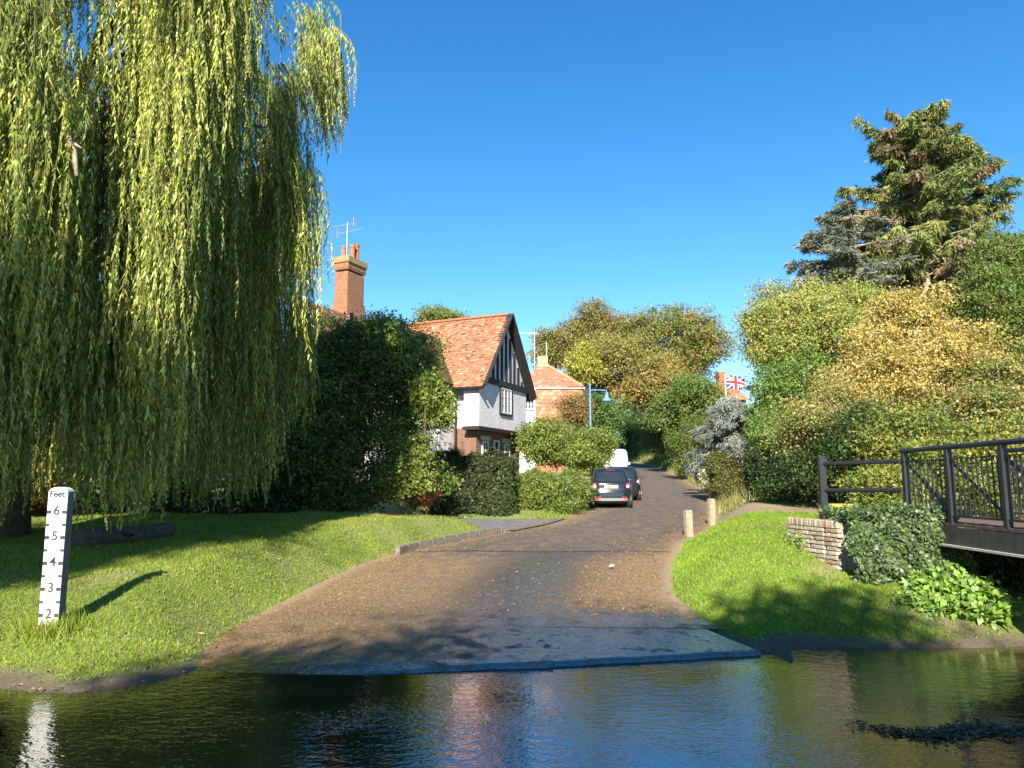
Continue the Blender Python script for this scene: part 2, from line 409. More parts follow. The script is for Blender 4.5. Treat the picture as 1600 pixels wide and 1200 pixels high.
road = tag(road_sheet('road', ry[ry > 10.5], 0, 1, 0, ROAD), kind='structure')
# two concrete ford slabs at the water's edge, each with a real lip
def slab(t0, t1, y0, y1, dz, wet, skew):
    yy = np.concatenate([[y0 - .015, y0], np.arange(y0 + .12, y1, .15), [y1]])
    o = road_sheet('ford_slab', yy, t0, t1, dz, ROAD, 61, wet, lip=.22, skew=skew)
    o.parent = road; return o
slab(.0, .5765, 8.3, 11.2, .0, .75, .65)
slab(.5775, .955, 8.96, 11.3, -.02, 1.7, .6)
# older cross joint and patch on the road
def strip(y, dz, w):
    mb = MB(); n = 24
    for i in range(n):
        a, b = i / n, (i + 1) / n
        p = []
        for tt, yy in ((a, y), (b, y), (b, y + w), (a, y + w)):
            yy2 = yy + .12 * math.sin(tt * 9)
            x = XL(yy2) + (XR(yy2) - XL(yy2)) * tt
            p.append((x, yy2, zr(yy2) + .03 * (1 - (2 * tt - 1) ** 2) + dz))
        mb.add(p, [(0, 1, 2, 3)])
    return mb.build('road_joint', plain('joint_dark', (.035, .03, .028), .8, .3, 9), road)
strip(17.6, .008, .10); 

# forecourt and its pale edging
fy = axis([(21.6, 25.2, .3)]); mbf = MB()
for i in range(len(fy) - 1):
    y0, y1 = fy[i], fy[i + 1]
    for k in range(16):
        xa0, xb0 = -6 + (XL(y0) + .25 + 6) * k / 16, -6 + (XL(y0) + .25 + 6) * (k + 1) / 16
        xa1, xb1 = -6 + (XL(y1) + .25 + 6) * k / 16, -6 + (XL(y1) + .25 + 6) * (k + 1) / 16
        zf = lambda y: zr(y) + .055
        mbf.add([(xa0, y0, zf(y0)), (xb0, y0, zf(y0)), (xb1, y1, zf(y1)), (xa1, y1, zf(y1))], [(0, 1, 2, 3)])
tag(mbf.build('forecourt', plain('forecourt_tarmac', (.13, .12, .115), .9, .35, 5, bmp=.01)), kind='structure')
kb = tag(empty('kerb', (0, 0, 0)), kind='structure')
KERBM = plain('kerb_stone', (.17, .145, .11), .9, .4, 14, bmp=.015)
def kerb_run(y0, y1, h, w, L):
    y = y0
    while y < y1:
        ye = min(y + L, y1)
        a = Vector((XL(y) + .02, y, zr(y) + h / 2 - .03)); b = Vector((XL(ye) + .02, ye - .015, zr(ye) + h / 2 - .03))
        b = a + (b - a) * .97
        MB().bar(a, b, w, h + random.uniform(-.02, .02)).build('kerb_stone', KERBM, kb, bevel=.015)
        y = ye
kerb_run(17.2, 21.4, .22, .12, .46)
kerb_run(21.5, 25.0, .09, .14, .8)

# water
def water_mat():
    m, t, b = new_mat('stream_water')
    co = N(t, 'ShaderNodeTexCoord').outputs['Object']
    mp = N(t, 'ShaderNodeMapping'); mp.inputs['Scale'].default_value = (1.0, 1.7, 1); mp.inputs['Rotation'].default_value = (0, 0, .3); t.links.new(co, mp.inputs[0])
    f = noise_tex(t, 1.1, 3, .5, vec=co)
    sx = N(t, 'ShaderNodeSeparateXYZ'); t.links.new(co, sx.inputs[0])
    sh = N(t, 'ShaderNodeMapRange'); sh.inputs[1].default_value = 1.5; sh.inputs[2].default_value = 4.5; t.links.new(sx.outputs[0], sh.inputs[0])
    deep = ramp(t, f, [(.35, (.012, .010, .005)), (.7, (.03, .024, .010))]); bed = ramp(t, f, [(.35, (.05, .038, .014)), (.7, (.10, .078, .03))])
    t.links.new(mix(t, deep, bed, sh.outputs[0]), b.inputs['Base Color'])
    b.inputs['Roughness'].default_value = .03; b.inputs['IOR'].default_value = 3.0
    n1 = noise_tex(t, 5.5, 3, .55, vec=mp.outputs[0]); n2 = noise_tex(t, 22, 2, .5, vec=mp.outputs[0]); n3 = noise_tex(t, .55, 2, .5, vec=co)
    a = N(t, 'ShaderNodeMath', operation='MULTIPLY'); a.inputs[1].default_value = .22; t.links.new(n2, a.inputs[0])
    s = N(t, 'ShaderNodeMath', operation='ADD'); t.links.new(n1, s.inputs[0]); t.links.new(a.outputs[0], s.inputs[1])
    g = N(t, 'ShaderNodeMapRange'); g.inputs[1].default_value = .35; g.inputs[2].default_value = .62; g.inputs[3].default_value = .25; g.inputs[4].default_value = 1.0
    t.links.new(n3, g.inputs[0])
    q = N(t, 'ShaderNodeMath', operation='MULTIPLY'); t.links.new(s.outputs[0], q.inputs[0]); t.links.new(g.outputs[0], q.inputs[1])
    bump(t, b, q.outputs[0], 1.0, .0085)
    return m
wm = MB(); wm.add([(-120, -1, 0), (120, -1, 0), (120, 11.5, 0), (-120, 11.5, 0)], [(0, 1, 2, 3)])
tag(wm.build('water', water_mat()), kind='structure')

# ------------------------------------------------------------------ roofs of single clay tiles
def tile_roof(name, e0, e1, r1, r0, parent, pal, tw=.17, th=.12, jit=.012, moss=None):
    """tiles laid on the quad eave e0-e1, ridge r1-r0 (local coordinates), lapped upward in courses"""
    e0, e1, r1, r0 = (np.array(v, float) for v in (e0, e1, r1, r0))
    sl = max(np.linalg.norm(r0 - e0), np.linalg.norm(r1 - e1)); nr = max(2, int(sl / th))
    nrm = np.cross(e1 - e0, (r0 + r1) / 2 - (e0 + e1) / 2); nrm /= np.linalg.norm(nrm)
    if nrm[2] < 0: nrm = -nrm
    Vs, Cs = [], []
    for i in range(nr):
        v0, v1 = i / nr, (i + 1.35) / nr
        a0, b0 = e0 + (r0 - e0) * v0, e1 + (r1 - e1) * v0
        a1, b1 = e0 + (r0 - e0) * min(v1, 1), e1 + (r1 - e1) * min(v1, 1)
        w = np.linalg.norm(b0 - a0); n = max(1, int(w / tw)); off = .5 * (i % 2)
        us = np.clip((np.arange(n + 2) - off) / n, 0, 1)
        for k in range(n + 1):
            u0, u1 = us[k], us[k + 1] - .02 / max(n, 1)
            if u1 - u0 < 1e-4: continue
            j = rng.normal(0, jit) + .02
            P = [a0 + (b0 - a0) * u0 + nrm * (j + .012), a0 + (b0 - a0) * u1 + nrm * (j + .012 + rng.normal(0, jit * .5)),
                 a1 + (b1 - a1) * u1 + nrm * .002, a1 + (b1 - a1) * u0 + nrm * .002]
            drop = nrm * (j + .01)
            Vs += P + [P[0], P[0] - drop, P[1] - drop, P[1]]
            c = pick(pal, 1)[0] * rng.uniform(.88, 1.12)
            if moss is not None:
                q = moss((u0 + u1) / 2, v0)
                if rng.random() < q: c = np.array([.105, .085, .022]) * rng.uniform(.6, 1.4)
            Cs += [c, c]
    o = quads_object(name, np.array(Vs), np.array(Cs), TILE, parent)
    # solid deck just under the tiles
    return o
REDTILE = [(.36, .15, .075, 5), (.31, .125, .065, 4), (.40, .185, .10, 2), (.25, .11, .065, 1.5), (.34, .22, .14, .9)]
BROWNTILE = [(.30, .15, .08, 3), (.22, .12, .07, 2), (.36, .22, .12, 1)]

# ------------------------------------------------------------------ the half-timbered house
H = empty('timbered_house', (-1.28, 33.0, 1.7), R(-24.5), 'white rendered house with red tiled roof and black timbered gable behind the hedge', 'house')
def wall(name, mat, pts, ext, par=H): return MB().prism(pts, ext).build(name, mat, par)
GD = 4.8                      # gable width
JB, EV, RG = 2.85, 4.98, 8.45 # jetty, eaves and ridge heights above the house floor
wall('brick_wall', BRICK, [(-11, .02, -.4), (-.35, .02, -.4), (-.35, .02, JB), (-11, .02, JB)], (0, GD - .1, 0))
wall('upper_wall', SMOOTHRENDER, [(-11, 0, JB + .01), (-.76, 0, JB + .01), (-.76, 0, EV), (-11, 0, EV)], (0, GD - .02, 0))
wall('jettied_wall', RENDER, [(-.75, -.42, JB + .06), (-.75, GD, JB + .06), (-.75, GD, EV), (-.75, 0, EV), (-.75, -.42, EV - .22)], (.75, 0, 0))
MB().box((-.36, -.2 + GD / 2, JB - .03), (.86, GD + .6, .15)).build('jetty_beam', DARKTIMBER, H)
wall('gable_panel', SMOOTHRENDER, [(-.03, .0, EV), (-.03, GD, EV), (-.03, GD / 2, RG - .25)], (-.1, 0, 0))
MB().box((.03, GD / 2, EV + .06), (.12, GD + .5, .26)).build('tie_beam', DARKTIMBER, H)
for i in range(9):
    y = .55 + i * (GD - 1.1) / 8
    top = RG - .45 - abs(y - GD / 2) / (GD / 2) * (RG - EV - .1)
    if top > EV + .2: MB().box((.0, y, (EV + .19 + top) / 2), (.07, .15, top - EV - .17)).build('gable_timber', DARKTIMBER, H)
for s in (-1, 1):
    a = Vector((.24, GD / 2 + s * (GD / 2 + .48), EV - .30)); b = Vector((.24, GD / 2, RG + .02))
    MB().bar(a, b, .06, .32, up=(1, 0, 0)).build('barge_board', DARKTIMBER, H)
    MB().prism([(-11, GD / 2 + s * (GD / 2 + .55), EV - .36), (-11, GD / 2, RG - .03), (-11, GD / 2, RG - .16), (-11, GD / 2 + s * (GD / 2 + .48), EV - .46)], (11.2, 0, 0)).build('roof_deck', DARKTIMBER, H)
ridge_sag = .0
tile_roof('roof_slope', (-11, -.6, EV - .36), (.26, -.6, EV - .36), (.26, GD / 2, RG), (-11, GD / 2, RG), H, REDTILE,
          moss=lambda u, v: .03 + .5 * max(0, .2 - v))
tile_roof('roof_slope', (.26, GD + .6, EV - .36), (-11, GD + .6, EV - .36), (-11, GD / 2, RG), (.26, GD / 2, RG), H, REDTILE, tw=.4, th=.3)
mb = MB()
for i in range(37): mb.bar((-11 + i * .302, GD / 2, RG + .02), (-11 + i * .302 + .29, GD / 2, RG + .025), .24, .09)
mb.build('ridge_tiles', TERRA, H)
# gutter and downpipe
MB().tube([(-1.3, -.66, EV - .40), (.1, -.66, EV - .42), (.34, -.66, EV - .42)], .065, 8).build('gutter', BLACK, H)
MB().tube([(-1.34, -.55, EV - .42), (-1.34, -.14, EV - .75), (-1.34, -.08, EV - 1.0), (-1.34, -.08, .2)], .05, 8).build('downpipe', BLACK, H)
# windows: frame proud of the wall, panes and bars of their own
def window(par, o, ux, w, h, nx, ny, out, fr=.06, surround=None):
    """o lower-left corner, ux unit vector along the wall, out unit normal"""
    o, ux, out = Vector(o), Vector(ux), Vector(out); uz = Vector((0, 0, 1))
    wn = MB()
    if surround:
        for a, b in (((-.06, -.05), (w + .06, -.05)), ((-.06, h + .05), (w + .06, h + .05)), ((-.05, -.06), (-.05, h + .06)), ((w + .05, -.06), (w + .05, h + .06))):
            wn.bar(o + ux * a[0] + uz * a[1] + out * .02, o + ux * b[0] + uz * b[1] + out * .02, .10, .10)
        root = wn.build('window', DARKTIMBER, par)
    else:
        wn.prism([o - uz * .07 - ux * .05, o - uz * .07 + ux * (w + .05), o - uz * .02 + ux * (w + .05), o - uz * .02 - ux * .05], out * .1)
        root = wn.build('window', WHITEPAINT, par)
    fm = MB()
    for a, b in (((0, fr / 2), (w, fr / 2)), ((0, h - fr / 2), (w, h - fr / 2)), ((fr / 2, fr), (fr / 2, h - fr)), ((w - fr / 2, fr), (w - fr / 2, h - fr))):
        fm.bar(o + ux * a[0] + uz * a[1] + out * .035, o + ux * b[0] + uz * b[1] + out * .035, fr, fr)
    fm.build('frame', WHITEPAINT, root)
    for i in range(1, nx):
        MB().bar(o + ux * (w * i / nx) + uz * fr + out * .04, o + ux * (w * i / nx) + uz * (h - fr) + out * .04, .035 if nx < 4 else .05, .03).build('glazing_bar', WHITEPAINT, root)
    for i in range(1, ny):
        MB().bar(o + ux * fr + uz * (h * i / ny) + out * .038, o + ux * (w - fr) + uz * (h * i / ny) + out * .038, .03, .025).build('glazing_bar', WHITEPAINT, root)
    for i in range(nx):
        for j in range(ny):
            MB().prism([o + ux * (w * i / nx + .012) + uz * (h * j / ny + .012) + out * .012, o + ux * (w * (i + 1) / nx - .012) + uz * (h * j / ny + .012) + out * .012,
                        o + ux * (w * (i + 1) / nx - .012) + uz * (h * (j + 1) / ny - .012) + out * .012, o + ux * (w * i / nx + .012) + uz * (h * (j + 1) / ny - .012) + out * .012], out * .01).build('pane', GLASS, root)
    return root
window(H, (0, 1.75, EV - 1.32), (0, 1, 0), 1.15, 1.2, 3, 3, (1, 0, 0), surround=True)
gx = -.35
for y, w, h, nx in ((.55, .6, 1.15, 2), (2.9, .6, 1.15, 2)):
    window(H, (gx, y, 1.15), (0, 1, 0), w, h, nx, 3, (1, 0, 0))
    MB().box((gx + .02, y + w / 2, 2.44), (.08, w + .3, .2)).build('lintel', CONC, H)
window(H, (gx, 1.75, .1), (0, 1, 0), .55, 2.3, 1, 2, (1, 0, 0))
MB().prism([(gx, 4.0, 2.0), (gx, 4.0, 2.3), (gx + 1.0, 4.0, 1.95)], (0, 1.6, 0)).build('door_canopy', plain('dark_slate', (.04, .045, .06), .6, .3, 8), H)
window(H, (-4.0, .0, 3.35), (1, 0, 0), 1.1, 1.1, 3, 3, (0, -1, 0))
window(H, (-2.4, .02, 1.0), (1, 0, 0), .9, 1.1, 2, 3, (0, -1, 0))
# front cross wing with mossy tiles
def cross_wing(x0, x1, yf, apex, ev, pal, moss, yb):
    xm = (x0 + x1) / 2
    wall('wing_wall', SMOOTHRENDER, [(x0 + .25, yf, JB - 2.6), (x1 - .25, yf, JB - 2.6), (x1 - .25, yf, ev + .1), (xm, yf, apex - .2), (x0 + .25, yf, ev + .1)], (0, .2 - yf - .01, 0))
    for xe in (x0, x1):
        s = 1 if xe == x1 else -1
        A, B = (xe, yf - .3, ev - .1), (xe, yb * .15 + .3, ev - .1)
        C_, D = (xm, yb, apex), (xm, yf - .3, apex)
        if s > 0: tile_roof('wing_roof', A, B, C_, D, H, pal, moss=moss)
        else: tile_roof('wing_roof', B, A, D, C_, H, pal, moss=moss)
        MB().prism([(xe, yf - .28, ev - .13), (xm, yf - .28, apex - .03), (xm, yf - .28, apex - .15), (xe - s * .1, yf - .28, ev - .22)], (0, .28 + 1.2, 0)).build('wing_deck', DARKTIMBER, H)
        MB().bar((xe, yf - .33, ev - .2), (xm, yf - .33, apex - .02), .05, .22, up=(0, 1, 0)).build('barge_board', PALEBARK if pal is BROWNTILE else DARKTIMBER, H)
cross_wing(-5.6, -1.25, -1.3, 7.5, EV - .1, [(.13, .085, .03, 3), (.20, .11, .045, 2), (.28, .14, .07, 1)], lambda u, v: .72, 2.0)
cross_wing(-11.4, -6.2, -1.3, 9.15, EV, BROWNTILE, lambda u, v: .15, 3.0)
# chimney
ch = empty('chimney', (-9.75, 3.0, .85)); ch.scale = (.9, .85, 1); ch.parent = H
MB().box((0, 0, 8.9), (.95, 1.75, 4.0)).build('stack', CHBRICK, ch)
MB().box((0, 0, 8.6), (1.1, 1.9, 1.3)).build('stack_base', CHBRICK, ch)
MB().box((0, 0, 11.05), (1.06, 1.86, .09)).build('oversail', CHBRICK, ch)
MB().box((0, 0, 11.25), (1.1, 1.9, .3)).build('oversail', CHBRICK, ch)
MB().box((0, 0, 11.55), (1.24, 2.04, .32)).build('chimney_cap', brick_mat('cap_brick', (.33, .24, .07), (.25, .15, .07), (.3, .26, .2)), ch)
MB().box((0, 0, 11.76), (1.0, 1.8, .12), taper=.8).build('flaunching', LEAD, ch)
for x, y, h, r in ((-.2, -.45, .62, .15), (.1, .05, .78, .17), (.05, .55, .95, .18)):
    MB().lathe((x, y, 11.8), [(r, 0), (r * .92, h * .8), (r * 1.1, h * .84), (r * 1.1, h), (r * .8, h)], 14).build('chimney_pot', TERRA, ch, smooth=False)
ae = MB(); ae.tube([(.1, -.55, 10.4), (.1, -.55, 13.75)], .022, 6)
for z, ang, L in ((13.62, 2.9, 1.7), (13.2, -.15, 1.9)):
    d = Vector((math.cos(ang), math.sin(ang) * .3, .03)); c = Vector((.1, -.55, z))
    a, b = c - d * (.35 * L), c + d * (.65 * L)
    ae.tube([a, b], .014, 5)
    for k in range(13):
        p = a + (b - a) * (k / 12); h = .17 - .006 * k
        ae.bar(p - Vector((0, h, 0)), p + Vector((0, h, 0)), .01)
    ae.bar(a + Vector((0, 0, -.25)), a + Vector((0, 0, .3)), .02, .3)
ae.build('tv_aerial', ALU, ch)

# ------------------------------------------------------------------ the pantiled house behind
def P2(px, py, Y): return at(px, py, Y)
y2 = 52.0
xl2, xr2 = P2(812, 600, y2).x, P2(911, 600, y2).x
zb2, ze2, zt2 = 2.6, P2(850, 606, y2).z, P2(845, 572, y2 + 2.5).z
K = empty('pantiled_house', ((xl2 + xr2) / 2, y2, zb2), 0, 'red pantiled house with hipped roof showing above the tall green bush', 'house')
w2 = (xr2 - xl2) / 2; e2 = ze2 - zb2; t2 = zt2 - zb2
ROSE = [(.42, .15, .08, 3), (.36, .13, .07, 2), (.48, .22, .13, 1.4), (.30, .13, .08, 1)]
MB().box((-w2 + .55, 2.5, e2 / 2), (1.1, 5.0, e2)).build('white_wall', WHITEPAINT, K)
MB().box((.55, 3.0, e2 / 2 - .01), (2 * w2 - 1.1, 5.6, e2 - .02)).build('wall', plain('rose_brick', (.33, .14, .09), .9, .3, 8), K)
tile_roof('tile_hanging', (-w2 + 1.1, -.02, 0), (w2 + .28, -.02, 0), (w2 - .1, .14, e2), (-w2 + 1.1, .14, e2), K, ROSE, tw=.28, th=.26)
xa = P2(845, 572, y2 + 2.5).x - (xl2 + xr2) / 2
MB().box((.1, .1, e2 + .0), (2 * w2 + .1, .16, .12)).build('flashing', CONC, K)
tile_roof('roof_slope', (-w2, -.05, e2 + .07), (w2, -.05, e2 + .07), (xa + .6, 2.6, t2), (xa - .3, 2.6, t2), K, ROSE, tw=.26, th=.3)
tile_roof('roof_slope', (w2, -.05, e2 + .07), (w2, 5.6, e2 + .07), (xa + .6, 2.7, t2), (xa + .6, 2.6, t2), K, ROSE, tw=.26, th=.3)
tile_roof('roof_slope', (-w2, 5.6, e2 + .07), (-w2, -.05, e2 + .07), (xa - .3, 2.6, t2), (xa - .3, 2.7, t2), K, ROSE, tw=.26, th=.3)
mb = MB(); mb.bar((w2, -.07, e2 + .12), (xa + .6, 2.6, t2 + .05), .18, .1); mb.bar((xa - .3, 2.6, t2 + .05), (xa + .6, 2.6, t2 + .05), .2, .12); mb.build('ridge_tiles', plain('mortared_ridge', (.45, .27, .18), .9, .3, 9), K)
MB().box((xa + .15, 2.7, t2 + .35), (.75, .5, .8)).build('chimney', plain('buff_brick', (.42, .30, .16), .9, .3, 9), K)
window(K, (-w2 + .15, -.01, e2 - 1.5), (1, 0, 0), .85, 1.2, 4, 4, (0, -1, 0))
for x in (-.65, .25):
    m_ = MB(); m_.tube([(xa + x + .2, 2.9, t2 - .6), (xa + x + .2, 2.9, t2 + 2.1 - x)], .03, 5)
    if x < 0: m_.bar((xa + x - 1.0, 2.9, t2 + 2.6), (xa + x + .5, 2.9, t2 + 2.55), .03)
    m_.build('aerial_mast', ALU, K)
# ------------------------------------------------------------------ brick house far up the lane
y3 = 62.0; c3 = P2(1122, 610, y3)
B3 = empty('brick_house', (c3.x, y3, 3.6), .25, 'orange brick house roof glimpsed behind the flag and blue cedar', 'house')
h3 = c3.z - 3.6
MB().box((0, 2.5, h3 / 2 - .6), (5.2, 5, h3 - .1)).build('wall', BRICK, B3)
tile_roof('roof_slope', (-2.8, -.3, h3 - .75), (2.8, -.3, h3 - .75), (2.8, 2.5, h3 + .85), (-2.8, 2.5, h3 + .85), B3, REDTILE, tw=.3, th=.25)
tile_roof('roof_slope', (2.8, 5.3, h3 - .75), (-2.8, 5.3, h3 - .75), (-2.8, 2.5, h3 + .85), (2.8, 2.5, h3 + .85), B3, REDTILE, tw=.3, th=.25)
MB().box((1.75, 2.5, h3 + 1.2), (.7, .6, 1.5)).build('chimney', CHBRICK, B3)
# flag on its pole
fp = at(1134, 612, 47.0); zb = gz(fp.x, 47.0)
FL = empty('flagpole', (fp.x, 47.0, zb), 0, 'white flagpole flying a red white and blue crossed flag', 'flagpole')
hp = at(1134, 586, 47.0).z - zb
MB().tube([(0, 0, 0), (0, 0, hp + .05)], .035, 8).build('pole', WHITEPAINT, FL)
cl = {k: plain('flag_' + k, c, .8, .08, 5) for k, c in (('blue', (.015, .03, .16)), ('white', (.75, .75, .74)), ('red', (.5, .015, .03)))}
fw_, fh_ = 1.15, .85
def fpt(u, v, off): return Vector((.04 + u * fw_, off + .06 * math.sin(u * 7) * u - .2 * u, hp - fh_ + v * fh_ - .22 * u * u))
def fpoly(pts, off, mb):
    n = 10
    for k in range(n):
        (a, b), (c, d) = pts
        q = lambda p, r, t: (p[0] + (r[0] - p[0]) * t, p[1] + (r[1] - p[1]) * t)
        p0, p1 = q(a, b, k / n), q(a, b, (k + 1) / n); p3, p2 = q(c, d, k / n), q(c, d, (k + 1) / n)
        for sgn in (1, -1):
            mb.add([fpt(*p0, off * sgn), fpt(*p1, off * sgn), fpt(*p2, off * sgn), fpt(*p3, off * sgn)], [(0, 1, 2, 3)])
m_ = MB(); fpoly((((0, 0), (1, 0)), ((0, 1), (1, 1))), .002, m_); cloth = m_.build('flag', cl['blue'], FL)
for off, c, wd in ((.006, 'white', .11), (.010, 'red', .04)):
    m_ = MB()
    fpoly((((0, 0), (1 - wd, 1)), ((wd, 0), (1, 1))), off, m_); fpoly((((0, 1 - wd), (1 - wd, 0)), ((wd, 1), (1, wd))), off, m_)
    m_.build('diagonal_cross', cl[c], cloth)
for off, c, wd in ((.014, 'white', .17), (.018, 'red', .10)):
    m_ = MB()
    fpoly((((0, .5 - wd), (1, .5 - wd)), ((0, .5 + wd), (1, .5 + wd))), off, m_); fpoly((((.5 - wd * .75, 0), (.5 - wd * .75, 1)), ((.5 + wd * .75, 0), (.5 + wd * .75, 1))), off, m_)
    m_.build('upright_cross', cl[c], cloth)
# blue lamp
lp = at(922.5, 650, 40.0); LB = plain('blue_lamp_paint', (.10, .24, .52), .5, .15, 6)
zl = gz(lp.x, 40.0); LP = empty('street_lamp', (lp.x, 40.0, zl), 0, 'pale blue street lamp with bell shade above the tall bush', 'street lamp')
ht = at(922.5, 599, 40.0).z - zl
MB().tube([(0, 0, 0), (0, 0, ht * .6), (0, 0, ht)], [.06, .05, .04], 8).build('post', LB, LP)
MB().tube([(0, 0, ht - .38), (.45, 0, ht - .36), (.88, 0, ht - .38), (.9, 0, ht - .5)], .03, 6).build('arm', LB, LP)
MB().lathe((.9, 0, ht - .98), [(.26, 0), (.24, .08), (.13, .2), (.09, .36), (.05, .5)], 14).build('lamp_shade', LB, LP, smooth=True)
MB().lathe((.9, 0, ht - 1.04), [(.05, 0), (.09, .05), (.06, .14)], 10).build('bulb', WHITEPAINT, LP)

# ------------------------------------------------------------------ depth gauge
gp = at(75, 972, 9.2)
G = empty('depth_gauge', (gp.x, 9.2, gp.z - .05), 0, 'white ford depth gauge post marked Feet with black numerals', 'depth gauge')
gw, gd = .235, .13
ztop = at(92, 761, 9.2).z - G.location.z
GW, t, b = new_mat('gauge_white')
gn = noise_tex(t, 9, 8, .75); b.inputs['Roughness'].default_value = .55
t.links.new(ramp(t, gn, [(.32, (.34, .36, .30)), (.47, (.60, .59, .56)), (.7, (.66, .65, .62))]), b.inputs['Base Color'])
prof = [(-gw / 2, 0, -.3), (gw / 2, 0, -.3), (gw / 2, 0, ztop - .05)]
for k in range(7):
    a = math.pi * k / 6; prof.append((gw / 2 * math.cos(a) * .98, 0, ztop - .05 + .05 * math.sin(a)))
prof.append((-gw / 2, 0, ztop - .05))
MB().prism(prof, (0, gd, 0)).build('post', GW, G)
MB().prism([(gw / 2 + .001, 0.0, -.3), (gw / 2 + .001, gd, -.3), (gw / 2 + .001, gd, ztop - .06), (gw / 2 + .001, 0.0, ztop - .06)], (.004, 0, 0)).build('side_shade', plain('post_shade', (.10, .10, .105), .7, .2, 9), G)  # thin dark sheet painting the shade on the post's right face
INK = plain('gauge_black', (.018, .018, .02), .6, .2, 9)
def glyph(txt, size, x, z, name):
    cu = bpy.data.curves.new(name, 'FONT'); cu.body = txt; cu.size = size; cu.align_x = 'CENTER'; cu.align_y = 'CENTER'; cu.extrude = .0015; cu.offset = .0025
    tmp = bpy.data.objects.new(name + '_tmp', cu); COL.objects.link(tmp)
    dg = bpy.context.evaluated_depsgraph_get(); me = bpy.data.meshes.new_from_object(tmp.evaluated_get(dg))
    bpy.data.objects.remove(tmp)
    me.transform(Matrix.Translation((x, -.003, z)) @ Matrix.Rotation(R(90), 4, 'X')); me.materials.clear(); me.materials.append(INK)
    o = bpy.data.objects.new(name, me); COL.objects.link(o); o.parent = G; return o
z6 = at(87, 800, 9.2).z - G.location.z; ft = .3048
for k, n_ in enumerate('65432'):
    z = z6 - k * ft
    glyph(n_, .155, 0, z + .015, 'numeral')
    for s in (-1, 1):
        MB().box((s * (gw / 2 - .026), -.002, z), (.05, .006, .04)).build('tick_mark', INK, G)
        if k < 4: MB().box((s * (gw / 2 - .02), -.002, z - ft / 2), (.038, .006, .03)).build('tick_mark', INK, G)
glyph('Feet', .105, -.01, z6 + .215, 'lettering')

